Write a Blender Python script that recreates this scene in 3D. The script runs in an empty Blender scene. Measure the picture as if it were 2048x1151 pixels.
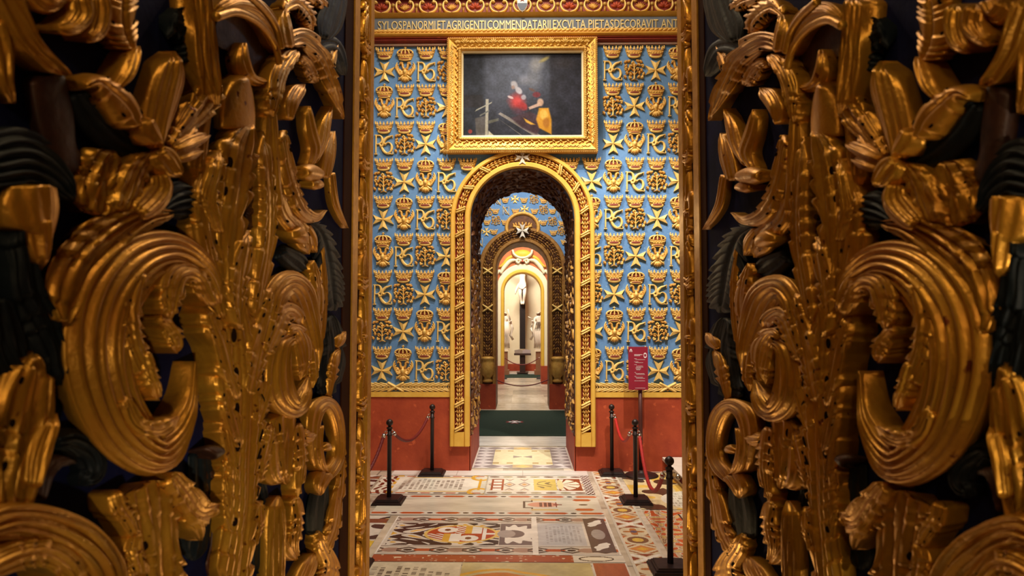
import bpy, math, random
import numpy as np
from mathutils import Vector, Matrix, Euler
random.seed(7); np.random.seed(7)
PI = math.pi
SC = bpy.context.scene
COL = SC.collection

# ------------------------------------------------------------------ camera, light, exposure
F = 1337.0
CAM_LOC = Vector((0, 0, 2.25))
CAM_ROT = Euler((PI/2 + math.atan(60.5/F), 0, math.atan(21.0/F)), 'XYZ')
cd = bpy.data.cameras.new('camera'); cam = bpy.data.objects.new('camera', cd); COL.objects.link(cam)
cam.location = CAM_LOC; cam.rotation_euler = CAM_ROT
cd.sensor_width = 36.0; cd.lens = 36.0*F/2048.0; cd.clip_start = 0.02; cd.clip_end = 100
cd.dof.use_dof = True; cd.dof.focus_distance = 8.5; cd.dof.aperture_fstop = 4.0
SC.camera = cam
CR = CAM_ROT.to_matrix()

def sl(c):                      # sRGB 0-255 -> linear
    out = []
    for v in c[:3]:
        v = v/255.0
        out.append(v/12.92 if v <= .04045 else ((v+.055)/1.055)**2.4)
    return tuple(out)

W = bpy.data.worlds.new('nave_air'); SC.world = W; W.use_nodes = True
W.node_tree.nodes['Background'].inputs[0].default_value = (*sl((120, 112, 118)), 1)
W.node_tree.nodes['Background'].inputs[1].default_value = 0.05
vs = SC.view_settings
vs.view_transform = 'Standard'; vs.look = 'None'; vs.gamma = 1; vs.use_curve_mapping = False
vs.exposure = 0.55

def lamp(name, kind, loc, power, color, size=.1, aim=None, angle=60, blend=.6, sy=None):
    d = bpy.data.lights.new(name, kind); d.energy = power; d.color = color
    if kind == 'AREA':
        d.size = size
        if sy: d.shape = 'RECTANGLE'; d.size_y = sy
    else: d.shadow_soft_size = size
    if kind == 'SPOT': d.spot_size = math.radians(angle); d.spot_blend = blend
    o = bpy.data.objects.new(name, d); COL.objects.link(o); o.location = loc
    if aim is not None:
        o.rotation_euler = (Vector(aim)-Vector(loc)).to_track_quat('-Z', 'Y').to_euler()
    return o
WARM = (1.0, .80, .55); WARM2 = (1.0, .92, .78); AMB = (1.0, .70, .34); COOL = (.72, .82, 1.0); AMB2 = (1.0, .72, .38)
# first room: ceiling spots over the blue wall
lamp('ceiling_spot', 'SPOT', (-.3, 8.1, 7.1), 440, WARM2, .06, (.5, 10, 2.4), 95, .8)
lamp('ceiling_spot', 'SPOT', (1.9, 6.6, 7.8), 1300, (1.0, .94, .84), .07, (1.5, 10, 1.9), 46, .9)
lamp('ceiling_spot', 'SPOT', (-2.0, 6.2, 7.8), 300, WARM2, .10, (-1.4, 10, 3.2), 60, .9)
lamp('floor_spot', 'SPOT', (0, 6.6, 7.8), 460, (1, .93, .88), .10, (0, 8, 0), 60, .9)
lamp('room_bounce', 'AREA', (0, 6.8, 8.0), 110, WARM, 3.0, (0, 8, 0))
lamp('nave_low_light', 'SPOT', (.9, -1.5, 1.6), 160, WARM, .06, (-.6, 10, 1.0), 60, .5)
# second and third rooms
lamp('aisle_light', 'AREA', (0, 14.2, 6.8), 150, WARM2, 1.6, (0, 15.2, 0))
lamp('aisle_spot', 'SPOT', (0, 13.0, 6.6), 130, WARM2, .1, (0, 16.8, 4.0), 60, .8)
lamp('inner_light', 'AREA', (0, 20.0, 6.2), 220, WARM2, 1.6, (0, 21.5, 0))
lamp('inner_spot', 'SPOT', (0, 18.4, 6.0), 210, WARM2, .1, (0, 23.1, 3.6), 60, .8)
lamp('chapel_light', 'AREA', (-.5, 25.0, 5.4), 190, WARM2, 1.0, (0, 27.5, 1.5))
# unseen fill lamps, added so the jamb gilding shines and glints
lamp('gilding_fill', 'POINT', (-.20, 1.0, 5.1), 20, AMB, .04)
lamp('gilding_fill', 'POINT', (-.10, -1.0, 3.1), 20, AMB2, .10)
lamp('gilding_fill', 'POINT', (-.25, 3.0, 5.1), 26, AMB, .04)
lamp('gilding_fill', 'POINT', (.05, 3.4, .8), 7, AMB, .06)
lamp('gilding_fill', 'POINT', (-.45, -.35, 3.6), 9, AMB2, .03)
lamp('cornice_fill', 'SPOT', (-.2, 7.6, 8.3), 215, WARM2, .08, (0, 10, 6.4), 110, .8)  # added lamp to brighten the cornice, no fitting known there
lamp('cool_fill', 'SPOT', (2.3, 6.4, 6.2), 34, COOL, .3, (-.85, 3.0, 3.6), 22, .9)  # cool spot added for bluish light on the left jamb; no window here
lamp('room_return', 'POINT', (.5, 5.4, 3.0), 7, AMB, .2)

# ------------------------------------------------------------------ projection of photo points onto real surfaces
def ray(px, py):
    d = CR @ Vector(((px-1024)/F, (575.5-py)/F, -1.0)); return d
def onY(px, py, Y):
    d = ray(px, py); t = (Y-CAM_LOC.y)/d.y; return CAM_LOC + d*t
def onX(px, py, X):
    d = ray(px, py); t = (X-CAM_LOC.x)/d.x; return CAM_LOC + d*t
def onZ(px, py, Z=0):
    d = ray(px, py); t = (Z-CAM_LOC.z)/d.z; return CAM_LOC + d*t

# ------------------------------------------------------------------ materials
MATS = {}
def mat(name, color, rough=.6, metal=0.0, c2=None, nscale=6.0, namt=.5, bump=0.0, bscale=40.0, spec=.5, coat=0, c3=None, n3=20, t3=.62):
    if name in MATS: return MATS[name]
    m = bpy.data.materials.new(name); m.use_nodes = True; nt = m.node_tree; N = nt.nodes; L = nt.links
    b = N['Principled BSDF']
    b.inputs['Roughness'].default_value = rough; b.inputs['Metallic'].default_value = metal
    b.inputs['Specular IOR Level'].default_value = spec
    b.inputs['Coat Weight'].default_value = coat
    b.inputs['Base Color'].default_value = (*sl(color), 1)
    tc = N.new('ShaderNodeTexCoord')
    col_out = None
    if c2 is not None:
        n = N.new('ShaderNodeTexNoise'); n.inputs['Scale'].default_value = nscale; n.inputs['Detail'].default_value = 6
        n.inputs['Roughness'].default_value = .65
        L.new(tc.outputs['Object'], n.inputs['Vector'])
        r = N.new('ShaderNodeValToRGB'); r.color_ramp.elements[0].position = .5-.25*namt; r.color_ramp.elements[1].position = .5+.25*namt
        r.color_ramp.elements[0].color = (*sl(color), 1); r.color_ramp.elements[1].color = (*sl(c2), 1)
        L.new(n.outputs['Fac'], r.inputs['Fac']); col_out = r.outputs['Color']
        if c3 is not None:
            n2 = N.new('ShaderNodeTexNoise'); n2.inputs['Scale'].default_value = n3; n2.inputs['Detail'].default_value = 4
            L.new(tc.outputs['Object'], n2.inputs['Vector'])
            r2 = N.new('ShaderNodeValToRGB'); r2.color_ramp.elements[0].position = t3; r2.color_ramp.elements[1].position = t3+.05
            L.new(n2.outputs['Fac'], r2.inputs['Fac'])
            mx = N.new('ShaderNodeMix'); mx.data_type = 'RGBA'
            L.new(r2.outputs['Color'], mx.inputs['Factor']); L.new(col_out, mx.inputs['A']); mx.inputs['B'].default_value = (*sl(c3), 1)
            col_out = mx.outputs['Result']
        L.new(col_out, b.inputs['Base Color'])
        if metal > 0 or rough < .6:
            mr = N.new('ShaderNodeMapRange'); mr.inputs['To Min'].default_value = rough*.75; mr.inputs['To Max'].default_value = min(1, rough*1.35)
            L.new(n.outputs['Fac'], mr.inputs['Value']); L.new(mr.outputs['Result'], b.inputs['Roughness'])
    if bump > 0:
        n = N.new('ShaderNodeTexNoise'); n.inputs['Scale'].default_value = bscale; n.inputs['Detail'].default_value = 5
        L.new(tc.outputs['Object'], n.inputs['Vector'])
        bp = N.new('ShaderNodeBump'); bp.inputs['Strength'].default_value = 1.0; bp.inputs['Distance'].default_value = bump
        L.new(n.outputs['Fac'], bp.inputs['Height']); L.new(bp.outputs['Normal'], b.inputs['Normal'])
    MATS[name] = m; return m

def attr_mat(name, rough=.4, spec=.5, bump=0, coat=0):
    m = bpy.data.materials.new(name); m.use_nodes = True; nt = m.node_tree; b = nt.nodes['Principled BSDF']
    a = nt.nodes.new('ShaderNodeAttribute'); a.attribute_name = 'paint'
    nt.links.new(a.outputs['Color'], b.inputs['Base Color'])
    b.inputs['Roughness'].default_value = rough; b.inputs['Specular IOR Level'].default_value = spec
    if bump:
        tc = nt.nodes.new('ShaderNodeTexCoord'); n = nt.nodes.new('ShaderNodeTexNoise'); n.inputs['Scale'].default_value = 30
        nt.links.new(tc.outputs['Object'], n.inputs['Vector'])
        bp = nt.nodes.new('ShaderNodeBump'); bp.inputs['Distance'].default_value = bump
        nt.links.new(n.outputs['Fac'], bp.inputs['Height']); nt.links.new(bp.outputs['Normal'], b.inputs['Normal'])
    return m

GOLD = mat('gilded_wood', (212, 158, 52), .33, .62, (176, 116, 32), 5, .8, .0016, 70, c3=(110, 50, 20), n3=30, t3=.68)
GOLDR = GOLD
DARKL = mat('dark_green_lacquer', (20, 30, 34), .55, .0, (12, 18, 24), 8, .8, .002, 40, spec=.25)
HOLE_SHADE = mat('drilled_hole_shade', (26, 14, 8), .9, spec=.05)  # near-black colour for the shade in drill holes, nothing is pierced
DARKB = mat('brown_bole', (70, 38, 18), .5, .2, (40, 20, 12), 14, .8, .003, 40)
BLUEG = mat('deep_blue_ground', (28, 34, 80), .85, 0, (12, 15, 40), 4, .8, .001, 60, spec=.08)
EDGEB = mat('brown_border', (62, 30, 10), .85, 0, (40, 18, 8), 3, .8, .001, 30, spec=.08)
FILLET = mat('gilded_fillet', (206, 152, 46), .42, .5, (180, 128, 40), 20, .6, .001, 60)
WGOLD = mat('wall_gilding', (222, 176, 88), .45, .18, (192, 134, 56), 14, .8, .001, 60)
WGOLD2 = mat('wall_gilding_pale', (236, 202, 124), .45, .15, (218, 176, 88), 14, .8, .001, 60)
WYEL = mat('yellow_ochre_paint', (226, 182, 82), .5, .05, (210, 160, 56), 5, .8, .001, 50)
WBLUE = mat('blue_wall_paint', (98, 140, 188), .72, 0, (72, 114, 166), 3.5, 1.0, .002, 30, c3=(120, 158, 196), n3=14, t3=.64)
WRED = mat('red_plaster', (176, 72, 34), .65, 0, (142, 46, 18), 3.0, .9, .002, 25, c3=(190, 84, 44), n3=9, t3=.66)
DRED = mat('dark_red_paint', (128, 30, 14), .6, 0, (96, 20, 10), 10, .8)
AGOLD = mat('aged_gilding', (176, 128, 58), .42, .3, (120, 76, 34), 12, .9, .002, 50)
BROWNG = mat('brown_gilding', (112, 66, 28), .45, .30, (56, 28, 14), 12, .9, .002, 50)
MARBLE = mat('white_marble', (214, 204, 192), .35, 0, (196, 184, 168), 5, .9)
STATM = mat('statue_marble', (232, 222, 204), .5, 0, (222, 210, 190), 5, .9)
CREAM = mat('cream_plaster', (236, 222, 190), .7, 0, (228, 212, 176), 3, .9)
YELP = mat('yellow_plaster', (226, 182, 62), .6, 0, (214, 166, 48), 3, .9)
BLACKP = mat('dark_painted_metal', (42, 24, 22), .42, .3, (30, 17, 16), 10, .5)
CHROME = mat('chrome', (210, 205, 200), .2, 1.0)
ROPE = mat('red_rope', (176, 22, 14), .6, 0, (150, 14, 10), 60, .8, .002, 200)
SIGNR = mat('crimson_board', (142, 22, 48), .5, 0, (132, 18, 42), 3, .5)
WHITE = mat('white_print', (225, 215, 215), .6)
GREENC = mat('green_carpet', (50, 62, 52), .95, 0, (40, 52, 44), 30, .8, .003, 300, spec=.1)
REDC = mat('red_print', (150, 40, 44), .8)
PLAST = mat('side_plaster', (170, 140, 110), .8, 0, (150, 120, 96), 3, .8)
DARKW = mat('dark_stained_wood', (62, 34, 22), .5, 0, (44, 24, 16), 12, .8)
BLACKW = mat('black_cross_wood', (24, 14, 12), .5)
TXTBG = mat('slate_frieze_paint', (104, 112, 124), .7, 0, (84, 92, 108), 5, .9)
TXT = mat('pale_gold_letter', (214, 190, 130), .5, .2)
LILAC = mat('grey_lilac_paint', (150, 132, 128), .7, 0, (170, 120, 80), 20, .9)

# ------------------------------------------------------------------ object helpers
def link(name, mesh, parent=None):
    o = bpy.data.objects.new(name, mesh); COL.objects.link(o)
    if parent is not None: o.parent = parent
    return o
def tag(o, label=None, cat=None, group=None, kind=None):
    if label: o['label'] = label
    if cat: o['category'] = cat
    if group: o['group'] = group
    if kind: o['kind'] = kind
    return o
def thing(name, label, cat, group=None, loc=(0, 0, 0)):
    o = bpy.data.objects.new(name, None); COL.objects.link(o); o.location = loc; o.empty_display_size = .1
    return tag(o, label, cat, group)

class MB:
    """collects geometry for ONE mesh object"""
    def __init__(s): s.v = []; s.f = []; s.m = []; s.mats = []; s.sm = []
    def mi(s, m):
        if m not in s.mats: s.mats.append(m)
        return s.mats.index(m)
    def add(s, vs_, fs, m, smooth=True):
        b = len(s.v); k = s.mi(m)
        s.v.extend([tuple(p) for p in vs_])
        for f in fs: s.f.append(tuple(i+b for i in f)); s.m.append(k); s.sm.append(smooth)
    def build(s, name, parent=None, origin=None, recalc=True):
        if not s.v: return None
        me = bpy.data.meshes.new(name)
        vv = s.v if origin is None else [(a-origin[0], b-origin[1], c-origin[2]) for a, b, c in s.v]
        me.from_pydata(vv, [], s.f)
        for m in s.mats: me.materials.append(m)
        me.polygons.foreach_set('material_index', s.m); me.polygons.foreach_set('use_smooth', s.sm)
        me.update()
        if recalc:
            import bmesh
            bm = bmesh.new(); bm.from_mesh(me); bmesh.ops.recalc_face_normals(bm, faces=bm.faces); bm.to_mesh(me); bm.free()
        o = link(name, me, parent)
        if origin is not None: o.location = origin
        return o
    def box(s, x0, x1, y0, y1, z0, z1, m):
        v = [(x, y, z) for x in (x0, x1) for y in (y0, y1) for z in (z0, z1)]
        s.add(v, [(0, 1, 3, 2), (4, 6, 7, 5), (0, 4, 5, 1), (2, 3, 7, 6), (0, 2, 6, 4), (1, 5, 7, 3)], m, False)
    def prism(s, poly, fr, h0, h1, m, inset=0.0, smooth=False):
        n = len(poly)
        if inset:
            cx = sum(p[0] for p in poly)/n; cy = sum(p[1] for p in poly)/n
            top = [(cx+(p[0]-cx)*(1-inset), cy+(p[1]-cy)*(1-inset)) for p in poly]
        else: top = poly
        v = [fr(p[0], p[1], h0) for p in poly]+[fr(p[0], p[1], h1) for p in top]
        f = [(i, (i+1) % n, n+(i+1) % n, n+i) for i in range(n)]+[tuple(range(n, 2*n)), tuple(reversed(range(n)))]
        s.add(v, f, m, smooth)
    def lump(s, u, v, a, b, ang, H, fr, m, pointed=0.0, n=10, h0=0):
        """raised leaf- or pearl-shaped boss: half axes a (along ang) and b"""
        P = []
        ca, sa = math.cos(ang), math.sin(ang)
        for (k, hh) in ((1.0, 0), (.93, .45), (.66, .84), (.3, .98)):
            for i in range(n):
                t = 2*PI*i/n; x = math.cos(t)*a*k; y = math.sin(t)*b*k*(1-pointed*abs(math.cos(t))**1.5)
                P.append(fr(u+x*ca-y*sa, v+x*sa+y*ca, h0+H*hh))
        P.append(fr(u, v, h0+H))
        Fc = []
        for r in range(3):
            for i in range(n): j = (i+1) % n; Fc.append((r*n+i, r*n+j, (r+1)*n+j, (r+1)*n+i))
        for i in range(n): Fc.append((3*n+i, 3*n+(i+1) % n, 4*n))
        s.add(P, Fc, m)
    def stroke(s, pts, fr, m, H=.03, h0=0.0, nseg=None, flat=.55):
        """half-round raised band along a 2D path; pts (u,v,halfwidth)"""
        P = catmull(pts, nseg or max(6, 5*(len(pts)-1)))
        n = len(P); V = []; prof = [(-1, 0), (-.92, flat), (-.5, .92), (0, 1), (.5, .92), (.92, flat), (1, 0)]
        for i in range(n):
            a = P[max(0, i-1)]; b = P[min(n-1, i+1)]; dx, dy = b[0]-a[0], b[1]-a[1]; l = math.hypot(dx, dy) or 1; nx, ny = -dy/l, dx/l
            w = P[i][2]
            for (t, k) in prof: V.append(fr(P[i][0]+nx*t*w, P[i][1]+ny*t*w, h0+H*k*min(1, w/.006)))
        K = len(prof)
        Fc = [(i*K+j, i*K+j+1, (i+1)*K+j+1, (i+1)*K+j) for i in range(n-1) for j in range(K-1)]
        Fc += [tuple(range(K)), tuple(reversed(range((n-1)*K, n*K)))]
        s.add(V, Fc, m)
    def tube(s, pts, r, m, n=10, caps=True, rfun=None):
        pts = [Vector(p) for p in pts]; V = []; up = Vector((0, 0, 1)); N = len(pts)
        for i, p in enumerate(pts):
            t = (pts[min(N-1, i+1)]-pts[max(0, i-1)]).normalized()
            a = t.cross(up)
            if a.length < .05: a = t.cross(Vector((1, 0, 0)))
            a.normalize(); b = t.cross(a)
            for k in range(n):
                q = 2*PI*k/n; rr = r if rfun is None else rfun(i, q)
                V.append(p+(a*math.cos(q)+b*math.sin(q))*rr)
        Fc = [(i*n+k, i*n+(k+1) % n, (i+1)*n+(k+1) % n, (i+1)*n+k) for i in range(N-1) for k in range(n)]
        if caps: Fc += [tuple(range(n)), tuple(reversed(range((N-1)*n, N*n)))]
        s.add(V, Fc, m)
    def lathe(s, prof, c, m, n=20):
        V = []
        for r, z in prof:
            for k in range(n): q = 2*PI*k/n; V.append((c[0]+r*math.cos(q), c[1]+r*math.sin(q), c[2]+z))
        N = len(prof)
        Fc = [(i*n+k, i*n+(k+1) % n, (i+1)*n+(k+1) % n, (i+1)*n+k) for i in range(N-1) for k in range(n)]
        Fc += [tuple(reversed(range(n))), tuple(range((N-1)*n, N*n))]
        s.add(V, Fc, m)

def catmull(P, n):
    P = [tuple(map(float, p)) for p in P]; k = len(P); out = []
    if k < 3:
        return [tuple(P[0][j]+(P[1][j]-P[0][j])*i/n for j in range(len(P[0]))) for i in range(n+1)]
    # arc-length-ish parameter
    d = [0]
    for i in range(1, k): d.append(d[-1]+max(1e-6, math.hypot(P[i][0]-P[i-1][0], P[i][1]-P[i-1][1])))
    for i in range(n+1):
        t = d[-1]*i/n; j = 0
        while j < k-2 and t > d[j+1]: j += 1
        u = (t-d[j])/(d[j+1]-d[j])
        p0 = P[j-1] if j > 0 else tuple(2*a-b for a, b in zip(P[0], P[1])); p1 = P[j]; p2 = P[j+1]
        p3 = P[j+2] if j+2 < k else tuple(2*a-b for a, b in zip(P[-1], P[-2]))
        out.append(tuple(.5*(2*b+(c-a)*u+(2*a-5*b+4*c-e)*u*u+(-a+3*b-3*c+e)*u**3) for a, b, c, e in zip(p0, p1, p2, p3)))
    return out

def struct(o): o['kind'] = 'structure'; return o

def grid_paint(name, m, fn, n_u, n_v, place, parent=None, thick=None):
    """a flat surface whose inlay / paint colours come from fn(u,v) (arrays 0..1) -> rgb 0-255 array; place(u,v)->xyz"""
    us = (np.arange(n_u)+.5)/n_u; vv = (np.arange(n_v)+.5)/n_v
    U, V = np.meshgrid(us, vv)
    C = np.clip(fn(U, V), 0, 255)/255.0
    C = np.where(C <= .04045, C/12.92, ((C+.055)/1.055)**2.4)
    gu = np.linspace(0, 1, n_u+1); gv = np.linspace(0, 1, n_v+1); GU, GV = np.meshgrid(gu, gv)
    co = place(GU.ravel(), GV.ravel())
    me = bpy.data.meshes.new(name)
    idx = np.arange((n_u+1)*(n_v+1)).reshape(n_v+1, n_u+1)
    q = np.stack([idx[:-1, :-1], idx[:-1, 1:], idx[1:, 1:], idx[1:, :-1]], -1).reshape(-1, 4)
    nq = len(q)
    me.vertices.add(len(co)); me.vertices.foreach_set('co', co.astype(np.float32).ravel())
    me.loops.add(nq*4); me.loops.foreach_set('vertex_index', q.astype(np.int32).ravel())
    me.polygons.add(nq); me.polygons.foreach_set('loop_start', np.arange(0, nq*4, 4, dtype=np.int32))
    me.polygons.foreach_set('loop_total', np.full(nq, 4, dtype=np.int32))
    me.update(); me.materials.append(m)
    a = me.attributes.new('paint', 'FLOAT_COLOR', 'CORNER')
    c4 = np.ones((nq, 4, 4), np.float32); c4[:, :, :3] = C.reshape(-1, 1, 3)
    a.data.foreach_set('color', c4.ravel())
    me.validate()
    return link(name, me, parent)

def hash_noise(U, V, s, seed=0):
    """smooth value noise"""
    rs = np.random.RandomState(seed); G = rs.rand(64, 64)
    x = U*s; y = V*s; xi = np.floor(x).astype(int); yi = np.floor(y).astype(int); fx = x-xi; fy = y-yi
    fx = fx*fx*(3-2*fx); fy = fy*fy*(3-2*fy)
    g = lambda i, j: G[j % 64, i % 64]
    return (g(xi, yi)*(1-fx)+g(xi+1, yi)*fx)*(1-fy)+(g(xi, yi+1)*(1-fx)+g(xi+1, yi+1)*fx)*fy

# ================================================================== SETTING
Y1F, Y1B = 10.0, 11.85       # first blue wall (front, back)
Y2F, Y2B = 16.8, 17.9
Y3F, Y3B = 23.1, 23.9
YB = 28.1
def zAt(py, Y): return onY(1045, py, Y).z
def xAt(px, py, Y): return onY(px, py, Y).x
frW = lambda Y: (lambda u, v, h: (u, Y-h, v))

def arch_wall(name, ya, yb, x0, x1, ztop, hw, zc, m, msof, r=None):
    mb = MB(); n = 32
    r = r or hw
    arc = [(-hw*math.cos(PI*i/n), zc+r*math.sin(PI*i/n)) for i in range(n+1)]
    for Y in (ya, yb):
        for (a, b) in ((x0, -hw), (hw, x1)):
            mb.add([(a, Y, 0), (b, Y, 0), (b, Y, ztop), (a, Y, ztop)], [(0, 1, 2, 3)], m, False)
        for i in range(n):
            (xa, za), (xb, zb) = arc[i], arc[i+1]
            mb.add([(xa, Y, za), (xb, Y, zb), (xb, Y, ztop), (xa, Y, ztop)], [(0, 1, 2, 3)], m, False)
    path = [(-hw, 0)]+arc+[(hw, 0)]
    for i in range(len(path)-1):
        (xa, za), (xb, zb) = path[i], path[i+1]
        mb.add([(xa, ya, za), (xa, yb, za), (xb, yb, zb), (xb, ya, zb)], [(0, 1, 2, 3)], msof, True)
    mb.add([(x0, ya, ztop), (x1, ya, ztop), (x1, yb, ztop), (x0, yb, ztop)], [(0, 1, 2, 3)], m, False)
    return struct(mb.build(name, recalc=False))

HW1 = .775; ZC1 = zAt(337, Y1F)-HW1
HW2 = .665; ZC2 = 3.50
HW3 = .645; ZC3 = zAt(545, Y3F)-HW3
RW = 3.6; CEIL = 8.6
arch_wall('wall_blue', Y1F, Y1B, -RW, RW, CEIL, HW1, ZC1, WBLUE, BROWNG)
arch_wall('wall_middle', Y2F, Y2B, -RW, RW, CEIL, HW2, ZC2, WBLUE, BROWNG)
arch_wall('wall_inner', Y3F, Y3B, -RW, RW, CEIL, HW3, ZC3, mat('orange_red_plaster', (196, 112, 62), .7, 0, (176, 92, 50), 4, .9), YELP)
mb = MB(); mb.box(-RW, RW, YB, YB+.3, 0, CEIL, CREAM); struct(mb.build('wall_back'))
for nm, sx in (('wall_left', -1), ('wall_right', 1)):
    mb = MB(); a, b = sorted((sx*RW, sx*(RW+.3))); mb.box(a, b, 3.9, YB+.3, 0, CEIL, PLAST); struct(mb.build(nm))
mb = MB(); mb.box(-RW-.3, RW+.3, 3.9, YB+.3, CEIL, CEIL+.2, PLAST); struct(mb.build('ceiling'))

# plain marble floor under everything
def fl_plain(U, V):
    X = -4+8*U; Y = -1.5+30.1*V
    n = hash_noise(U*8, V*30, 3, 3); n2 = hash_noise(U*8, V*30, 17, 4)
    base = np.stack([186+30*n, 172+30*n, 150+34*n], -1)-(n2[..., None]*24)
    jx = (np.abs(((X+.3) % .9)) < .012); jy = (np.abs((Y % .62)) < .012)
    base[(jx | jy)] *= .72
    t = hash_noise(np.floor((X+.3)/.9)/7, np.floor(Y/.62)/7, 7, 9)
    base *= (.86+.25*t)[..., None]
    return base
FLM = attr_mat('inlaid_marble_floor', .26, .5)
struct(grid_paint('floor', FLM, fl_plain, 300, 1100, lambda u, v: np.stack([-4+8*u, -1.5+30.1*v, 0*u], -1)))

# ------------------------------------------------------------------ inlaid tomb slabs in the floor
def canv(U, c): return np.ones(U.shape+(3,))*np.array(c, float)
def put(C, mask, c): C[mask] = np.array(c, float)
def ell(U, V, cx, cy, rx, ry): return ((U-cx)/rx)**2+((V-cy)/ry)**2 < 1
def rct(U, V, a, b, c, d): return (U > a) & (U < b) & (V > c) & (V < d)
def hexa(U, V, cx, cy, rx, ry): return (np.abs(V-cy) < ry*.85) & (np.abs(U-cx) < rx*1.25-np.abs(V-cy)/ry*rx*.45)
BLK = (48, 36, 34); RED = (176, 84, 44); OCH = (208, 160, 60); WHT = (222, 214, 204); GRY = (138, 128, 122); CRM = (206, 192, 160)
def textrows(C, U, V, u0, u1, v0, v1, n, col, vertical=True, seed=1, fill=.8):
    """rows of worn, unreadable engraved letters"""
    rs = np.random.RandomState(seed)
    A, B, a0, a1, b0, b1 = (U, V, u0, u1, v0, v1) if vertical else (V, U, v0, v1, u0, u1)
    step = (a1-a0)/n
    for i in range(n):
        c = a0+(i+.5)*step; L = (b1-b0)*(fill+(1-fill)*rs.rand()); m0 = (b0+b1)/2-L/2
        on = (np.abs(A-c) < step*.30) & (B > m0) & (B < m0+L)
        k = ((B-m0)/(step*.28)).astype(int) % 97
        g = rs.rand(97) < .72
        sub = ((B-m0)/(step*.07)).astype(int) % 389
        g2 = rs.rand(389) < .62
        C[on & g[k] & g2[sub]] = col
def wear(C, U, V, a=.16, s=9, seed=5):
    n = hash_noise(U, V, s, seed)*.6+hash_noise(U, V, s*4, seed+1)*.4
    C *= (1-a/2+a*n)[..., None]; return C
def slab(label, X0, X1, Y0, Y1, fn, step=.007, group=None, name='tomb_slab', z=.004):
    def place(u, v): return np.stack([(X0+(X1-X0)*u), (Y0+(Y1-Y0)*v), 0*u+z], -1)
    o = grid_paint(name, FLM, fn, int((X1-X0)/step), int((Y1-Y0)/step), place)
    tag(o, label, 'floor slab', group or 'inlaid marble slabs of the floor'); return o

def bands(C, U, V, ax, ay):
    """double border of inlaid lozenges and ovals along the long edges"""
    for v0 in (.10, .90):
        put(C, np.abs(V-v0) < .085, (196, 184, 170))
        for k in range(-1, 12):
            cu = .06+k*.135
            put(C, ell(U, V, cu, v0, .042, .05) & (k % 2 == 0), (160, 128, 112))
            put(C, hexa(U, V, cu, v0, .03*1.2, .035) & (k % 2 == 1), RED)
            for s in (-1, 1):
                d = np.abs(U-(cu+.0675))
                put(C, (d < .045) & (np.abs(np.abs(V-v0)-.055+d*.9) < .012), BLK)
            put(C, ell(U, V, cu+.0675, v0, .018, .022), BLK)
        put(C, np.abs(np.abs(V-v0)-.088) < .006, BLK)
def slab_arms(U, V):
    C = canv(U, (206, 196, 184)); bands(C, U, V, 1, 1)
    m = rct(U, V, .03, .40, .20, .80)
    # dark lambrequins
    n = hash_noise(U, V, 9, 11)
    Vm = np.abs(V-.5); g = np.sin(U*34+4*np.sin(Vm*14+1))*np.sin(Vm*26+3*np.sin(U*17))
    put(C, rct(U, V, .02, .50, .21, .79) & (g > -.02), BLK); put(C, rct(U, V, .02, .50, .21, .79) & (g < -.80), OCH)
    put(C, ell(U, V, .33, .5, .165, .235), (214, 178, 100))
    E = ell(U, V, .33, .5, .15, .205); put(C, E, (168, 66, 34))
    q1 = E & (U < .30) & (V < .5); put(C, q1 & (((U*1.0+V*.8)*26 % 1) < .5), WHT)
    q3 = E & (U > .30) & (U < .41) & (V > .5); put(C, q3 & (((U*1.0+V*.8)*26 % 1) < .5), WHT)
    put(C, E & rct(U, V, .255, .285, .3, .5), OCH); put(C, E & rct(U, V, .285, .33, .3, .5), WHT)
    put(C, E & rct(U, V, .345, .375, .5, .7), OCH); put(C, E & rct(U, V, .375, .42, .5, .7), WHT)
    put(C, ell(U, V, .265, .60, .045, .075), WHT); put(C, ell(U, V, .265, .60, .014, .03), (110, 60, 40))
    put(C, ell(U, V, .365, .385, .045, .075), WHT); put(C, ell(U, V, .365, .385, .014, .03), (110, 60, 40))
    put(C, E & (np.abs(U-.432) < .008), WHT); put(C, E & (U > .432) & (np.abs(V-.5) < .02), WHT)
    # plumed helmet
    put(C, rct(U, V, .50, .64, .22, .78), (96, 84, 86))
    th = np.arctan2(V-.5, (U-.55)*2); rr = np.hypot(V-.5, (U-.56)*2)
    put(C, (rr < .22+.03*np.sin(th*14)) & (rr > .10) & (U > .525), WHT)
    put(C, ell(U, V, .53, .5, .04, .1), (150, 140, 136))
    put(C, np.abs(U-.655) < .012, WHT)
    # inscription panel and dark end panel with birds
    P = rct(U, V, .67, .875, .21, .79); put(C, P, (184, 180, 180))
    textrows(C, U, V, .70, .86, .26, .74, 9, (150, 144, 142), True, 4)
    D = rct(U, V, .885, .985, .06, .94); put(C, D, (84, 70, 70))
    for cy in (.2, .8):
        put(C, (np.abs(V-cy) < .1) & (np.abs(U-.935-(V-cy)*.25) < .028*(1-((V-cy)/.1)**2)+.004*np.sin(V*80)) & D, WHT)
    put(C, ell(U, V, .935, .5, .03, .13) & D, (150, 142, 138))
    put(C, (U < .008) | (U > .992) | (V < .012) | (V > .988), WHT)
    return wear(C, U, V)
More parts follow.
